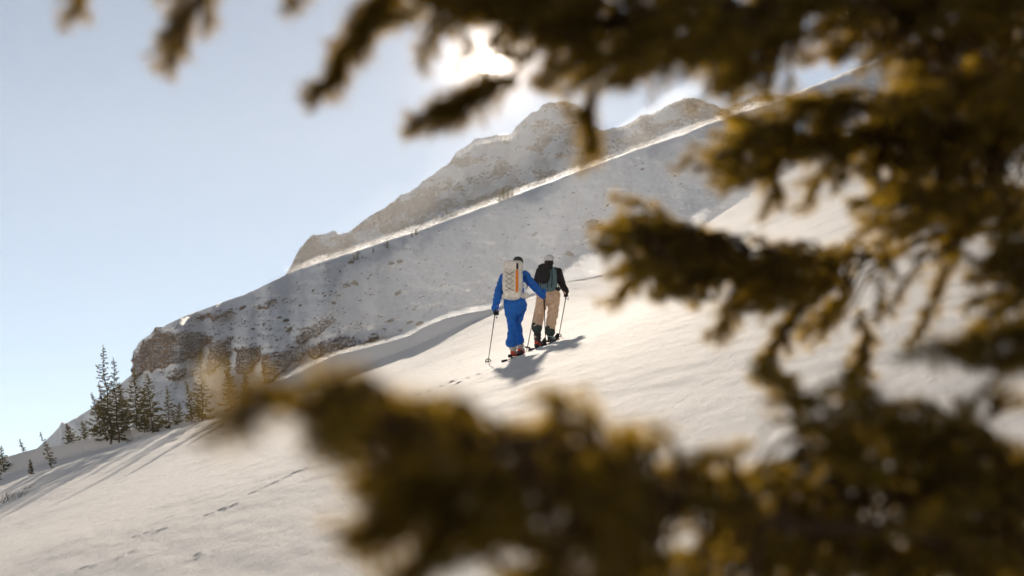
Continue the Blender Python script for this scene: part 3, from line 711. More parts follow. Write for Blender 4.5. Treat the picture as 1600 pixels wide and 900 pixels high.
def pole(hand, tip, label, shaft_mat):
    h = Vector(hand); t = Vector(tip); root = empty('ski_pole', t); tag(root, label, 'ski pole'); h = h-t; z = Vector((0, 0, 0)); d = h.normalized()
    mb = MB(); mb.add(tube([z-d*.02, d*.06, h-d*.12], [.003, .0085, .0095], 8)); mb.build('shaft', shaft_mat, root)
    mb = MB(); mb.add(tube([h-d*.22, h-d*.10, h-d*.06, h+d*.05, h+d*.07], [.013, .014, .017, .018, .012], 8)); mb.build('grip', M_BLACK, root)
    mb = MB(); a = d.cross(Vector((1, 0, 0))).normalized(); b = d.cross(a)
    ring = [d*.075+(a*math.cos(q)+b*math.sin(q))*.052 for q in np.linspace(0, 2*math.pi, 13)]
    mb.add(tube(ring, [.010]*13, 5, False))
    for q in range(4): mb.add(tube([d*.085, d*.075+(a*math.cos(q*1.57)+b*math.sin(q*1.57))*.052], [.010, .008], 5))
    mb.build('basket', M_BLACK, root)
    mb = MB(); mb.add(tube([h+d*.05, h+d*.03+Vector((.03, -.02, -.02)), h+Vector((.035, -.03, -.10)), h-d*.05+Vector((.01, -.02, -.06))], [.006]*4, 5)); mb.build('strap', M_BLACK, root)
    return root
def person_at(ox, oy):
    px, py = 720+ox/3.9136, 380+oy/3.9136; g = hit(px, py, 25, 70); return g
def head_parts(hc, fwd, R=.098):
    f = Vector(fwd).normalized(); s = f.cross(Vector((0, 0, 1))).normalized(); h = Vector(hc)
    return [ellip(h, (R*.80, R*.98, R*1.18), 16, 12), ellip(h+f*.055-Vector((0, 0, .055)), (.052, .05, .055), 12, 8), ellip(h+f*.100-Vector((0, 0, .012)), (.014, .022, .022), 8, 6),
            ellip(h+s*.080+f*.0, (.012, .022, .032), 8, 6), ellip(h-s*.080, (.012, .022, .032), 8, 6), ellip(h+f*.085+Vector((0, 0, .022)), (.05, .016, .012), 10, 6), ellip(h+f*.092-Vector((0, 0, .052)), (.026, .012, .009), 8, 6)]
HEAD = math.radians(14)
FWD = Vector((math.sin(HEAD), math.cos(HEAD), .1))

# --- skier in blue
g0 = person_at(315, 703); K = g0.y/F/3.9136
def B(zx, zy, dy=0): return Vector(((zx-315)*K+float(uv(800, 500)[0])*dy, dy, (703-zy)*K+.085*dy))
P1 = empty('person', g0); tag(P1, 'person in bright blue jacket and trousers, back turned, striding uphill on skis', 'person')
cheh = B(350, 118, .20)
arms = dict(ls=B(264, 208, .06), le=B(226, 315, .02), lh=B(209, 425, .12), rs=B(392, 192, .08), re=B(452, 262, .16), rh=B(511, 322, .36))
lf = Vector((0, 0, 0)); lf.z = gz(g0.x, g0.y)-g0.z+.055
rf = Vector((.13, .46, 0)); rf.z = gz(g0.x+.13, g0.y+.46)-g0.z+.055
hipL, hipR = B(297, 372, 0), B(366, 372, .03); knL, knR = B(315, 500, .10), B(344, 492, .30); anL = lf+Vector((-.01, .03, .27)); anR = rf+Vector((-.02, .02, .27))
fuse('body', head_parts(cheh, FWD)+[capsule(B(345, 165, .13), cheh-Vector((0, 0, .05)), .055, .05), capsule(B(330, 350, .0), B(325, 220, .10), .13, .14), capsule(arms['ls'], arms['rs'], .06, .06),
    capsule(arms['ls'], arms['le'], .05, .042), capsule(arms['le'], arms['lh'], .04, .03), capsule(arms['rs'], arms['re'], .05, .042), capsule(arms['re'], arms['rh'], .04, .03),
    capsule(hipL, knL, .085, .06), capsule(knL, anL, .055, .04), capsule(hipR, knR, .085, .06), capsule(knR, anR, .055, .04), ellip(arms['lh'], (.03, .035, .045), 10, 8), ellip(arms['rh'], (.03, .035, .045), 10, 8),
    capsule(lf+Vector((0, .04, .06)), lf+Vector((.05, .22, .06)), .04, .035), capsule(rf+Vector((0, .04, .06)), rf+Vector((.05, .22, .06)), .04, .035)], .016, M_SKIN, P1, 3)
jk = fuse('jacket', [capsule(B(331, 345, .01), B(327, 270, .05), .175, .165), capsule(B(327, 270, .05), B(326, 218, .10), .16, .165), capsule(arms['ls'], arms['rs'], .085, .085), capsule(B(340, 185, .11), B(348, 150, .16), .10, .075),
    ellip(B(296, 335, .01), (.10, .12, .09)), ellip(B(362, 335, .02), (.10, .12, .09)),
    capsule(arms['ls'], arms['le'], .085, .070), capsule(arms['le'], arms['lh']+Vector((0, -.005, .09)), .070, .055), capsule(arms['rs'], arms['re'], .085, .068), capsule(arms['re'], arms['re'].lerp(arms['rh'], .86), .068, .052)], .013, M_BLUE, P1, 3, .018, 10, 2)
tr = fuse('trousers', [capsule(B(331, 345, 0), B(331, 385, 0), .165, .175), capsule(hipL, knL, .112, .074), capsule(knL, anL+Vector((0, 0, .05)), .074, .086), capsule(anL+Vector((0, 0, .06)), anL-Vector((0, 0, .045)), .086, .098),
    capsule(hipR, knR, .112, .074), capsule(knR, anR+Vector((0, 0, .05)), .074, .084), capsule(anR+Vector((0, 0, .05)), anR-Vector((0, 0, .045)), .084, .096)], .013, M_BLUE, P1, 3, .022, 9, 5, (1, 1, .7))
fuse('beanie', [ellip(cheh+Vector((0, -.012, .035)), (.098, .115, .098), 18, 12), ellip(cheh+Vector((0, -.03, -.03)), (.093, .085, .075), 16, 10)], .01, M_BEANIE, P1, 2, .004, 40, 3)
for s_ in (-1, 1):
    q = MB(); q.add(ellip(cheh+FWD.normalized()*.088+Vector((.034*s_, 0, .0)), (.012, .008, .007), 8, 6)); q.build('eye', M_EYE, P1)
glove(arms['lh'], FWD, P1, M_BLACK, -1); glove(arms['rh'], FWD, P1, M_BLUE, 1)
boot(anL, lf+Vector((0, -.04, 0)), Vector((FWD.x, FWD.y, 0)), P1, M_BOOTG, M_RED); boot(anR, rf+Vector((0, -.04, .0)), Vector((FWD.x, FWD.y, 0)), P1, M_BOOTG, M_RED)
ski(g0+Vector((-.02, .07, 0)), .16, 'dark ski under the blue skier\'s trailing boot', 'skis'); ski(g0+Vector((.16, .52, rf.z-.055)), .03, 'dark ski under the blue skier\'s leading boot', 'skis')
tip = hit(720+167/3.9136, 380+727/3.9136, 25, 70); pole(g0+arms['lh'], tip, 'thin ski pole planted on the downhill side of the blue skier', M_METAL)
tp_ = g0+Vector((.62, .62, 0)); tp_.z = gz(tp_.x, tp_.y); pole(g0+arms['rh'], tp_, 'ski pole held between the two skiers by the blue arm', M_BLACK)
# --- off-white backpack
lean = Matrix.Rotation(math.radians(-9), 3, 'X')
pc = g0+B(317, 235, -.20); BP = empty('backpack', pc); tag(BP, 'tall off-white backpack with black lacing and orange strip on the blue skier', 'backpack')
fuse('main_bag', [ellip((0, 0, 0), (.184, .125, .280), 24, 16, .55, lean), ellip(lean @ Vector((0, .01, -.23)), (.160, .115, .10), 20, 12, .7, lean)], .012, M_PACK, BP, 2, .008, 9, 4)
fuse('lid', [ellip(lean @ Vector((.008, .012, .300)), (.188, .135, .100), 20, 12, .65, lean), ellip(lean @ Vector((.02, .02, .355)), (.135, .10, .055), 18, 10, .8, lean)], .012, M_PACK, BP, 2, .006, 12, 9)
yb = -.122
mb = MB(); zz = [(-.13, .14), (.03, .05), (-.13, .05), (.03, -.04), (-.13, -.04), (.03, -.13), (-.13, -.13), (.03, -.21)]; zz2 = [(.03, .14), (-.13, .05), (.03, .05), (-.13, -.04), (.03, -.04), (-.13, -.13), (.03, -.13), (-.13, -.21)]
for Z_ in (zz, zz2):
    for a, b in zip(Z_[::2], Z_[1::2]): pass
def cord(pts): 
    q = MB(); q.add(tube([lean @ Vector((x, yb-.008-.02*(1-(x/.17)**2)*.2, z)) for x, z in pts], [.0055]*len(pts), 5)); return q.build('lacing_cord', M_CORD, BP)
cord([(-.135, .16), (.02, .07), (-.135, -.02), (.02, -.11), (-.135, -.20)]); cord([(.02, .16), (-.135, .07), (.02, -.02), (-.135, -.11), (.02, -.20)])
q = MB(); q.add(ellip(lean @ Vector((.078, yb-.004, -.015)), (.026, .012, .215), 10, 10, .4, lean)); q.build('orange_panel', M_ORANGE, BP)
q = MB(); q.add(ellip(lean @ Vector((.085, yb-.004, .27)), (.020, .012, .06), 8, 8, .5, lean)); q.build('lid_strap', M_CORD, BP)
fuse('hip_belt', [capsule(B(268, 322, -.10)+g0-pc, B(400, 318, -.08)+g0-pc, .055, .055), capsule(B(400, 318, -.08)+g0-pc, B(404, 312, .12)+g0-pc, .05, .045), capsule(B(268, 322, -.10)+g0-pc, B(262, 318, .10)+g0-pc, .05, .045)], .012, M_PACK, BP, 2, .006, 12, 1)
for a, b, c in (((285, 175, -.04), (276, 178, .10), (272, 220, .19)), ((372, 168, -.03), (378, 172, .12), (376, 220, .21))):
    q = MB(); q.add(tube([B(*a)+g0-pc, B(a[0], a[1]-8, .03)+g0-pc, B(*b)+g0-pc, B(*c)+g0-pc], [.024]*4, 8)); q.build('shoulder_strap', M_PACK, BP)
q = MB(); q.add(tube([B(385, 195, -.12)+g0-pc, B(398, 200, -.10)+g0-pc, B(408, 262, -.06)+g0-pc, B(402, 275, -.06)+g0-pc], [.008]*4, 5)); q.build('side_strap', M_CORD, BP)
q = MB(); q.add(tube([B(262, 345, -.14)+g0-pc, B(258, 372, -.15)+g0-pc, B(262, 385, -.15)+g0-pc], [.008]*3, 5)); q.build('loose_strap', M_PACK, BP)

# --- skier in black jacket and beige trousers
g1 = person_at(500, 627); K2 = g1.y/F/3.9136
def R_(zx, zy, dy=0): return Vector(((zx-500)*K2+float(uv(848, 500)[0])*dy, dy, (627-zy)*K2+.085*dy))
P2 = empty('person', g1); tag(P2, 'person in black jacket, beige trousers and white cap, back turned, walking uphill', 'person')
hc = R_(540, 104, .16); ar = dict(ls=R_(486, 168, .06), le=R_(462, 235, .22), lh=R_(474, 300, .42), rs=R_(596, 172, .06), re=R_(622, 250, .02), rh=R_(647, 312, .14))
def foot_at(zx, dy):
    v = R_(zx, 600, dy); v.z = gz(g1.x+v.x, g1.y+v.y)-g1.z+.055; return v
fl, fr = foot_at(461, .10), foot_at(541, .02)
hL, hR = R_(498, 318, .02), R_(570, 318, .0); kL, kR = R_(484, 420, .16), R_(562, 430, .10); aL, aR = R_(466, 508, .04), R_(547, 528, .02)
fuse('body', head_parts(hc, FWD)+[capsule(R_(540, 145, .12), hc-Vector((0, 0, .05)), .055, .05), capsule(R_(535, 300, .0), R_(541, 190, .08), .13, .14), capsule(ar['ls'], ar['rs'], .06, .06),
    capsule(ar['ls'], ar['le'], .05, .042), capsule(ar['le'], ar['lh'], .04, .03), capsule(ar['rs'], ar['re'], .05, .042), capsule(ar['re'], ar['rh'], .04, .03),
    capsule(hL, kL, .085, .06), capsule(kL, aL, .055, .04), capsule(hR, kR, .085, .06), capsule(kR, aR, .055, .04), capsule(aL, fl+Vector((0, .02, .06)), .04, .04), capsule(aR, fr+Vector((0, .02, .06)), .04, .04), ellip(ar['lh'], (.03, .035, .045), 10, 8), ellip(ar['rh'], (.03, .035, .045), 10, 8)], .016, M_SKIN, P2, 3)
fuse('jacket', [capsule(R_(538, 275, .01), R_(540, 235, .04), .160, .155), capsule(R_(540, 235, .04), R_(541, 190, .08), .155, .165), capsule(ar['ls'], ar['rs'], .080, .080), capsule(R_(540, 160, .10), R_(540, 138, .12), .09, .07),
    capsule(ar['ls'], ar['le'], .082, .066), capsule(ar['le'], ar['lh']+Vector((0, -.03, .05)), .066, .052), capsule(ar['rs'], ar['re'], .082, .066), capsule(ar['re'], ar['rh']+Vector((-.004, -.005, .05)), .066, .050)], .013, M_BLACK, P2, 4, .011, 9, 12)
fuse('trousers', [capsule(R_(535, 292, 0), R_(535, 325, 0), .155, .165), capsule(hL, kL, .115, .095), capsule(kL, aL+Vector((0, 0, .02)), .095, .088), capsule(hR, kR, .115, .098), capsule(kR, aR+Vector((0, 0, .02)), .096, .086)], .013, M_BEIGE, P2, 3, .020, 9, 15, (1, 1, .7))
fuse('trouser_cuff', [capsule(aL+Vector((0, 0, .02)), aL-Vector((0, 0, .03)), .094, .100)], .011, M_GAITER, P2, 2, .006, 12, 3); fuse('trouser_cuff', [capsule(aR+Vector((0, 0, .02)), aR-Vector((0, 0, .04)), .090, .096)], .011, M_GAITER, P2, 2, .006, 12, 5)
fuse('cap', [ellip(hc+Vector((0, -.005, .045)), (.096, .112, .085), 18, 12), ellip(hc+FWD.normalized()*.14+Vector((0, 0, .035)), (.075, .06, .010), 14, 8)], .009, M_CAPW, P2, 2)
fuse('hair', [ellip(hc+Vector((0, -.03, -.035)), (.086, .082, .085), 16, 10), ellip(hc+Vector((0, -.05, -.10)), (.05, .04, .06), 12, 8)], .009, M_HAIR, P2, 2, .006, 35, 1)
for s_ in (-1, 1):
    q = MB(); q.add(ellip(hc+FWD.normalized()*.088+Vector((.034*s_, 0, .0)), (.012, .008, .007), 8, 6)); q.build('eye', M_EYE, P2)
glove(ar['lh'], FWD, P2, M_BLACK, -1); glove(ar['rh'], FWD, P2, M_BLACK, 1)
f2 = Vector((FWD.x+.12, FWD.y, 0)); tag(boot(aL, fl+Vector((0, -.04, 0)), f2, P2, M_BOOTB, M_RED), 'black boot with orange red trim'); tag(boot(aR, fr+Vector((0, -.04, 0)), f2, P2, M_BOOTT, M_BOOTB), 'grey teal boot shell')
H2 = .16
ski(g1+Vector((fl.x+.02, fl.y+.06, fl.z-.055)), H2, 'dark ski under the black-jacketed skier\'s downhill boot', 'skis'); ski(g1+Vector((fr.x+.02, fr.y+.06, fr.z-.055)), H2, 'dark ski under the black-jacketed skier\'s uphill boot', 'skis')
tip = hit(720+598/3.9136, 380+577/3.9136, 30, 75); pole(g1+ar['rh'], tip, 'thin ski pole planted uphill of the black-jacketed skier', M_METAL)
tp_ = g1+Vector((-.30, .35, 0)); tp_.z = gz(tp_.x, tp_.y); pole(g1+ar['lh'], tp_, 'thin ski pole in the black-jacketed skier\'s downhill hand', M_METAL)
p2 = g1+R_(528, 210, -.19); BK = empty('backpack', p2); tag(BK, 'black and grey-teal backpack on the black-jacketed skier', 'backpack')
fuse('main_bag', [ellip((.02, 0, -.02), (.165, .115, .235), 22, 14, .6, lean)], .012, M_TEAL, BK, 2, .008, 9, 4)
fuse('front_pocket', [ellip((-.055, -.075, .05), (.118, .085, .185), 20, 14, .8, lean), ellip((-.03, -.02, .20), (.14, .10, .07), 18, 10, .8, lean)], .012, M_BLACK, BK, 2, .008, 10, 6)
for x, z0, z1 in ((.085, .16, -.22), (.0, .05, -.24), (-.13, -.10, -.22)):
    q = MB(); q.add(tube([lean @ Vector((x, -.118, z0)), lean @ Vector((x+.01, -.128, (z0+z1)/2)), lean @ Vector((x, -.115, z1))], [.009]*3, 5)); q.build('compression_strap', M_CORD, BK)
fuse('hip_belt', [capsule(R_(474, 282, -.06)+g1-p2, R_(598, 278, -.04)+g1-p2, .042, .042)], .012, M_BLACK, BK, 2, .005, 12, 2)
for a in ((500, 160), (578, 158)):
    q = MB(); q.add(tube([R_(a[0], a[1]+4, -.06)+g1-p2, R_(a[0], a[1]-12, .03)+g1-p2, R_(a[0], a[1]-2, .14)+g1-p2, R_(a[0], a[1]+50, .20)+g1-p2], [.022]*4, 8)); q.build('shoulder_strap', M_BLACK, BK)
q = MB(); q.add(tube([R_(592, 250, -.16)+g1-p2, R_(600, 265, -.17)+g1-p2, R_(602, 285, -.16)+g1-p2], [.008]*3, 5)); q.build('loose_strap', M_CORD, BK)
# ------------------------------------------------------------------ the fir the photographer looks through
TX, TY = 1.95, 5.0
tz = gz(TX, TY)
FIR = empty('fir_tree', (TX, TY, tz)); FO = Vector((TX, TY, tz))
tag(FIR, 'big golden-green fir whose blurred boughs hang across the foreground', 'tree')
mb = MB(); mb.add(tube([(0, 0, -.3), (.01, 0, .6), (-.03, .02, 1.6), (.02, 0, 2.8), (0, -.02, 4.2), (.02, 0, 5.6)], [.15, .13, .115, .09, .06, .015], 12)); mb.build('trunk', M_BARK, FIR)
SP = []   # per bough list
def bough(spine, regions, twigs, density, dvar, flow, label=None, seed=0, droop=.25, holes=()):
    """spine: pixel+distance points from the trunk side to the tip; sprays of needled twigs fill the regions round it"""
    r = random.Random(seed); sp = [at(*p) for p in spine]
    first = Vector((TX, TY, 0)); first.z = sp[0].z-.10-.12*(first-sp[0]).length
    sp = [first]+sp; N = len(sp)
    dense = []
    for i in range(N-1):
        for k in range(8): dense.append(sp[i].lerp(sp[i+1], k/8)+Vector((0, 0, .012*math.sin(i*3+k*.8))))
    dense.append(sp[-1]); n = len(dense)
    wood = MB(); wood.add(tube([p-FO for p in dense], [.011*(1-i/n)+.003 for i in range(n)], 7))
    segs = []
    def depth(px):
        xs = sorted((p[0], p[2]) for p in spine); return float(np.interp(px, [a for a, _ in xs], [b for _, b in xs]))
    def twig(p, d, L, sub=True):
        d = d.normalized(); k = 3; pts = [p]; cur = p; dd = d.copy()
        for i in range(k):
            dd = (dd+Vector((r.uniform(-.12, .12), r.uniform(-.12, .12), -droop*.25+r.uniform(-.1, .1)))).normalized(); cur = cur+dd*L/k; pts.append(cur)
        for a, b in zip(pts, pts[1:]): segs.append((a-FO, b-FO))
        wood.add(tube([q-FO for q in pts], [.0028, .0024, .002, .0012], 4, False))
        if sub:
            side = dd.cross(Vector((r.uniform(-.6, .6), r.uniform(-.6, .6), 1))).normalized()
            for j in range(int(L/.028)):
                t = r.uniform(.12, .92); i = min(int(t*k), k-1); c = pts[i].lerp(pts[i+1], t*k-i); s_ = 1 if j % 2 else -1
                twig(c, d*.75+side*s_*r.uniform(.5, .9)+Vector((0, 0, r.uniform(-.3, .15))), L*(1-t*.65)*r.uniform(.26, .46), False)
    def spray(px, py, dirpx, Lpx, dj):
        dd = depth(px)+dj; p = at(px, py, dd); e = at(px+dirpx[0]*Lpx, py+dirpx[1]*Lpx, dd+r.uniform(-.12, .06)); d = e-p
        # a thin stem back to the bough
        j = min(range(n), key=lambda q: (dense[q]-p).length_squared); b = dense[j]
        if (b-p).length < .45:
            wood.add(tube([b-FO, (b.lerp(p, .6)+Vector((0, 0, .02)))-FO, p-FO], [.004, .0035, .003], 4, False))
        twig(p, d, d.length)
    for poly in regions:
        P = np.array(poly, float); x0, y0 = P.min(0); x1, y1 = P.max(0); dm = depth((x0+x1)/2); mpp = dm/F
        area = 0
        for i in range(len(P)): j = (i+1) % len(P); area += P[i, 0]*P[j, 1]-P[j, 0]*P[i, 1]
        area = abs(area)/2*mpp*mpp; cnt = int(area*density*1.55); tries = 0; k = 0
        while k < cnt and tries < cnt*30:
            tries += 1; px = r.uniform(x0, x1); py = r.uniform(y0, y1)
            if not inpoly(np.array(px), np.array(py), poly): continue
            mp_ = depth(px)/F; ns = .012*depth(px)/3.2
            if float(fbm(np.array(px*ns), np.array(py*ns*1.3), 3, seed*13)) < -.04: continue
            a = math.atan2(flow[1], flow[0])+r.gauss(0, .55); L = r.uniform(.08, .17)/mp_; d = (math.cos(a), math.sin(a)); ok = False; slack = (.8 if seed == 7 else .45) if r.random() < .45 else 1.0
            for sh in (1, .6, .35):
                ex, ey = px+d[0]*L*sh*slack, py+d[1]*L*sh*slack
                if inpoly(np.array(ex), np.array(ey), poly) and not any(inpoly(np.array((px+ex)/2), np.array((py+ey)/2), h) or inpoly(np.array(ex), np.array(ey), h) for h in holes): ok = True; L *= sh; break
            if not ok: continue
            spray(px, py, d, L, r.gauss(0, dvar)); k += 1
    for (xa, ya, xb, yb_, nn, *dd) in twigs:
        Lp = math.hypot(xb-xa, yb_-ya); ux, uy = (xb-xa)/Lp, (yb_-ya)/Lp; base = depth((xa+xb)/2)
        dj = (dd[0]-base) if dd else 0
        pts = [at(xa+(xb-xa)*q, ya+(yb_-ya)*q, base+dj) for q in (0, .5, 1)]
        wood.add(tube([q-FO for q in pts], [.004, .003, .0015], 4, False))
        for i in range(nn):
            t = (i+r.random())/nn; a = math.atan2(uy, ux)+r.choice([-1, 1])*r.uniform(.15, .75); px = xa+(xb-xa)*t; py = ya+(yb_-ya)*t
            dd_ = base+dj; L = r.uniform(.03, .075)*F/dd_*(1.1-.5*t)
            p = at(px, py, dd_); e = at(px+math.cos(a)*L, py+math.sin(a)*L, dd_+r.uniform(-.04, .04)); twig(p, e-p, (e-p).length, r.random() < .4)
        segs.extend([(pts[0]-FO, pts[1]-FO), (pts[1]-FO, pts[2]-FO)])
    S = np.array([[list(a), list(b)] for a, b in segs]); V, Fc = needles_along(S, 640, .026, .0026, 1.0)
    br = wood.build('branch', M_TWIG, FIR)
    nd = link('needles', np_mesh('needles', V, Fc, False), M_NEEDLE, br); nd['kind'] = 'stuff'
    SP.append(len(Fc))
TOP = 4.2
bough([(1750,-20,4.9),(1400,20,4.6),(1000,30,4.2),(800,40,4.1),(620,-20,4.0),(300,-60,3.9)],
      [[(640,-70),(665,20),(700,40),(745,10),(800,30),(845,70),(852,105),(905,128),(950,130),(1000,112),(1075,100),(1112,150),(1200,140),(1262,100),(1235,45),(1290,15),(1345,95),(1430,150),(1640,150),(1700,-70)]],
      [(345,-45,262,92,26,3.8),(300,-45,265,60,8,3.8),(140,-45,112,18,10,3.8),(630,-45,488,158,46,3.8),(610,-20,520,110,22,3.8),(470,-40,458,4,6,3.8),(812,122,645,187,40,4.0),(760,140,690,170,12,4.0),(930,130,922,236,18,4.2),(690,-30,655,100,10,4.0),(838,84,792,92,5,4.1),(722,48,742,108,5,4.1),(800,118,770,132,4,4.1)],
      1150, .16, (-.8, .5), seed=1, holes=[[(905,-10),(985,-10),(985,45),(930,55)],[(722,62),(822,58),(830,128),(715,128)]])
bough([(1800,180,5.3),(1500,210,5.1),(1300,210,5.0),(1120,255,5.0)],
      [[(1095,225),(1180,165),(1290,140),(1450,125),(1660,110),(1660,345),(1520,355),(1400,375),(1320,335),(1365,300),(1290,250),(1240,240),(1185,285),(1115,275)]],
      [(1520,340,1430,528,26),(1475,350,1385,485,10),(1390,360,1368,500,8),(1225,220,1200,330,16),(1300,240,1260,330,8),(1570,340,1545,420,12)],
      1000, .2, (-.85, .4), seed=2, holes=[[(1255,240),(1310,225),(1300,280),(1260,290)],[(1370,240),(1420,245),(1410,285),(1375,280)]])
bough([(1800,330,5.6),(1500,370,5.4),(1350,400,5.3),(1150,400,5.2),(985,350,5.1)],
      [[(962,345),(1010,312),(1060,338),(1120,360),(1200,385),(1270,360),(1355,385),(1345,440),(1330,505),(1250,495),(1185,470),(1120,478),(1060,452),(1000,425),(968,385)]],
      [(1165,450,1122,520,18),(1255,470,1190,585,26),(1195,570,1245,630,12),(1345,480,1352,570,10),(1360,520,1325,610,14),(1010,400,955,470,10),(1320,470,1270,520,10)],
      1250, .16, (-.9, .2), seed=3)
bough([(1800,380,4.7),(1640,410,4.6),(1545,440,4.5)],
      [[(1525,405),(1600,355),(1690,340),(1690,490),(1600,470),(1540,455)]], [(1600,470,1530,500,8)], 1000, .12, (-.8, .5), seed=4)
bough([(1800,510,3.7),(1600,530,3.6),(1490,545,3.5)],
      [[(1470,545),(1515,512),(1690,485),(1690,570),(1560,575),(1490,565)]], [], 1300, .07, (-1, .1), seed=5)
bough([(1850,820,4.3),(1500,780,3.9),(1300,720,3.8),(1190,580,3.8)],
      [[(1182,560),(1225,570),(1270,620),(1300,640),(1335,590),(1370,590),(1370,640),(1450,620),(1490,650),(1600,680),(1700,640),(1700,960),(1000,960),(1030,850),(1120,770),(1160,690),(1210,720),(1290,745),(1290,700),(1230,640)]],
      [(1540,660,1560,625,6)], 900, .18, (-.8, -.25), seed=6, holes=[[(1060,780),(1130,770),(1120,850),(1040,860)]])
bough([(1850,930,4.2),(1500,860,3.8),(1150,790,3.2),(900,720,2.7),(700,670,2.3),(480,625,2.0),(400,615,1.95)],
      [[(425,618),(470,592),(520,588),(620,600),(700,615),(780,648),(805,640),(832,622),(870,596),(912,618),(960,668),(1005,640),(1035,648),(1055,690),(1150,690),(1210,800),(1200,960),(830,960),(770,850),(690,800),(650,735),(560,768),(490,725),(470,670)]],
      [(760,745,565,838,34,2.3),(780,790,625,895,26,2.3),(700,730,600,770,10,2.3),(900,840,840,905,10,2.7),(450,605,372,628,12,1.95)],
      1250, .10, (-.85, -.1), seed=7, holes=[[(875,770),(925,760),(920,805),(880,810)],[(1000,800),(1110,790),(1110,870),(1010,870)]])

# ------------------------------------------------------------------ air: haze, wind-blown snow and added fill volumes
bm = bmesh.new(); bmesh.ops.create_cube(bm, size=1); me = bpy.data.meshes.new('haze'); bm.to_mesh(me); bm.free()
hz = link('haze', me, vol_mat('haze_air', HAZE, .35, (.97, .97, .98))); hz.scale = (5400, 7600, 980); hz.location = (0, 1000, -162+490)
tag(hz, 'thin bright haze hanging in the air over the whole slope', 'haze', kind='stuff')
def drift(name, path, ry, rz, dens, g, label, seed, seg=10):
    """a lumpy closed cloud along a path; path: list of points, radii rz per point"""
    V = []; Fc = []; n = len(path)
    for i, p in enumerate(path):
        for k in range(seg):
            a = 2*math.pi*k/seg; q = 1+.55*mnoise.noise(Vector((i*.37+seed, math.cos(a)*1.2, math.sin(a)*1.2)))
            V.append((p[0], p[1]+math.cos(a)*ry[i]*q, p[2]+math.sin(a)*rz[i]*q))
    for i in range(n-1):
        for k in range(seg):
            k2 = (k+1) % seg; Fc.append((i*seg+k, i*seg+k2, (i+1)*seg+k2, (i+1)*seg+k))
    Fc.append(tuple(range(seg))); Fc.append(tuple((n-1)*seg+seg-1-k for k in range(seg)))
    me = bpy.data.meshes.new(name); me.from_pydata(V, [], Fc); me.update()
    bm = bmesh.new(); bm.from_mesh(me); bmesh.ops.recalc_face_normals(bm, faces=bm.faces); bm.to_mesh(me); bm.free()
    o = link(name, me, vol_mat(name, dens, g)); tag(o, label, 'blown snow', kind='stuff'); return o

def crest_path(pts, fn, dz=0):
    P = []
    for i in range(len(pts)-1):
        n = 7
        for k in range(n): P.append(tuple(pts[i][j]+(pts[i+1][j]-pts[i][j])*k/n for j in range(2)))
    P.append(pts[-1]); return [fn(*p) for p in P]
def ridge_drift(pts, rpx, ry, dens, label, seed):
    path = crest_path(pts, lambda px, py: at(px, py+1, mid_y(px, py+3)+ry*.4)); n = len(path)
    rz = [rpx*p.y/F*(.75+.6*mnoise.noise(Vector((i*.45, seed, 0))))*min(1, .25+i/4, .25+(n-1-i)/4) for i, p in enumerate(path)]
    drift('blown_snow_glow', path, [ry]*n, rz, dens, .72, label, seed)
ridge_drift([(448,426),(540,397),(640,365),(700,344)], 3.2, 16, .0060, 'bright veil of spindrift along the lower ridge of the mountainside', 1)
ridge_drift([(700,344),(780,314),(860,284),(960,246)], 3.2, 16, .0065, 'bright veil of spindrift on the ridge below the rocky peak', 2)
ridge_drift([(960,246),(1050,215),(1130,185),(1225,152)], 2.6, 16, .0060, 'bright veil of spindrift on the upper ridge under the boughs', 3)
def far_y(px, py):
    u, v = uv(px, py); i = int(np.clip(np.searchsorted(FU, float(u)), 1, len(FU)-1)); return float(np.interp(float(v), FV[:, i], FY[:, i]))
def plume(pts, dens, label, seed, ry=60):
    P = crest_path([(a, b) for a, b, _ in pts], lambda px, py: at(px, py, 3700)); n = len(P); rr = np.interp(np.linspace(0, len(pts)-1, n), range(len(pts)), [c for _, _, c in pts])
    drift('blown_snow_glow', P, [ry*(.6+.4*math.sin(math.pi*(i+.5)/n)) for i in range(n)], [rr[i]*3700/F*(.8+.5*mnoise.noise(Vector((i*.7, seed, 3)))) for i in range(n)], dens, .6, label, seed, 14)
plume([(962,204,4),(985,194,14),(1020,180,24),(1055,160,30),(1085,142,26),(1105,130,8)], .00045, 'billowing plume of blown snow streaming off the far ridge', 11)
plume([(712,246,4),(745,234,14),(790,226,20),(830,215,18),(868,196,6)], .0005, 'thin cloud of blown snow on the shoulder of the rocky peak', 12)
def near_drift(pts, dens, label, seed, y):
    P = crest_path([(a, b) for a, b, _ in pts], lambda px, py: at(px, py, y)); n = len(P); rr = np.interp(np.linspace(0, len(pts)-1, n), range(len(pts)), [c for _, _, c in pts])
    drift('blown_snow_glow', P, [3.0]*n, [rr[i]*y/F*(.8+.5*mnoise.noise(Vector((i*.5, seed, 3)))) for i in range(n)], dens, .6, label, seed, 12)
near_drift([(800,474,2),(860,446,16),(920,424,30),(980,402,38),(1040,372,30),(1100,345,4)], .016, 'low drift of blown snow skimming the crest uphill of the skiers', 21, 84)

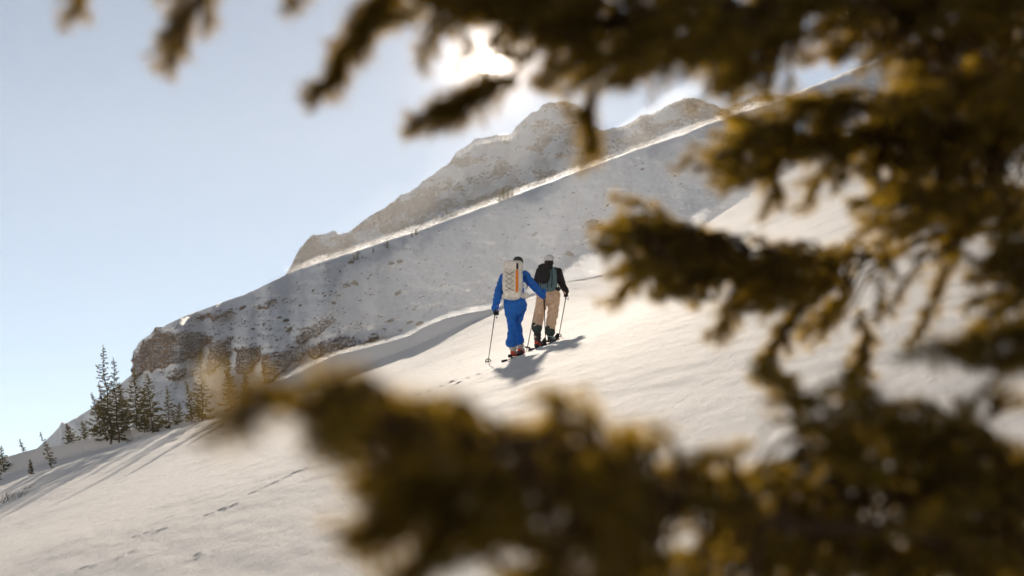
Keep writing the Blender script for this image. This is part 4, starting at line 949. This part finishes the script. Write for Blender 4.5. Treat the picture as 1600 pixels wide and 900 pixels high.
def veil(pts, ry, dens, label, seed):  # blown snow spread out as a volume fill that brightens the shaded face
    P = crest_path([(a, b) for a, b, _ in pts], lambda px, py: at(px, py, 440)); n = len(P); rr = np.interp(np.linspace(0, len(pts)-1, n), range(len(pts)), [c for _, _, c in pts])
    drift('blown_snow_glow', P, [ry*math.sin(math.pi*(i+.6)/(n+.2)) for i in range(n)], [rr[i]*P[i].y/F for i in range(n)], dens, .4, label, seed, 20)
veil([(450,530,4),(560,480,40),(700,430,74),(860,375,95),(1000,320,80),(1150,270,60),(1280,220,6)], 60, .0008, 'thin veil of blown snow added to brighten the shaded mountainside', 31)

near_drift([(1040,372,5),(1120,335,20),(1220,268,24),(1300,222,18),(1400,165,4)], .005, 'drift of blown snow along the steep crest behind the boughs', 22, 90)
def peak_haze_fill(pts, y, ry, dens, label, seed):  # haze volume added to lighten the peak and glow along its ridge
    P = crest_path([(a, b) for a, b, _ in pts], lambda px, py: at(px, py, y)); n = len(P); rr = np.interp(np.linspace(0, len(pts)-1, n), range(len(pts)), [c for _, _, c in pts])
    drift('blown_snow_glow', P, [ry*math.sin(math.pi*(i+.6)/(n+.2)) for i in range(n)], [rr[i]*y/F for i in range(n)], dens, .5, label, seed, 24)
peak_haze_fill([(420,440,6),(520,390,40),(640,335,66),(760,275,80),(880,225,84),(1000,200,70),(1110,180,40),(1200,160,6)], 2700, 220, .00006, 'thin haze added to lighten the rocky peak and glow along its ridge', 33)

def rim_light(pts, label, seed):  # thin scattering volume that stands in for the sunlit edge of the hump
    def f(px, py):
        u, v = uv(px, py); yT = float(np.interp(float(u), _yu, _yy)); y = yT+float(max(.4, (PC(u)-PT(u))*yT/.30)); p = Vector((float(u)*y, y, 0)); p.z = float(ground(p.x, p.y)); return p
    P = crest_path(pts, f); n = len(P)
    drift('blown_snow_glow', P, [1.6]*n, [(.055+.03*mnoise.noise(Vector((i*.6, seed, 1))))*min(1, .3+i/5, .3+(n-1-i)/5) for i in range(n)], .045, .7, label, seed, 10)
rim_light([(430,598),(520,556),(610,534),(662,511),(730,488),(790,474)], 'thin bright line of haze imitating the sunlit hump rim behind the blue skier', 41)
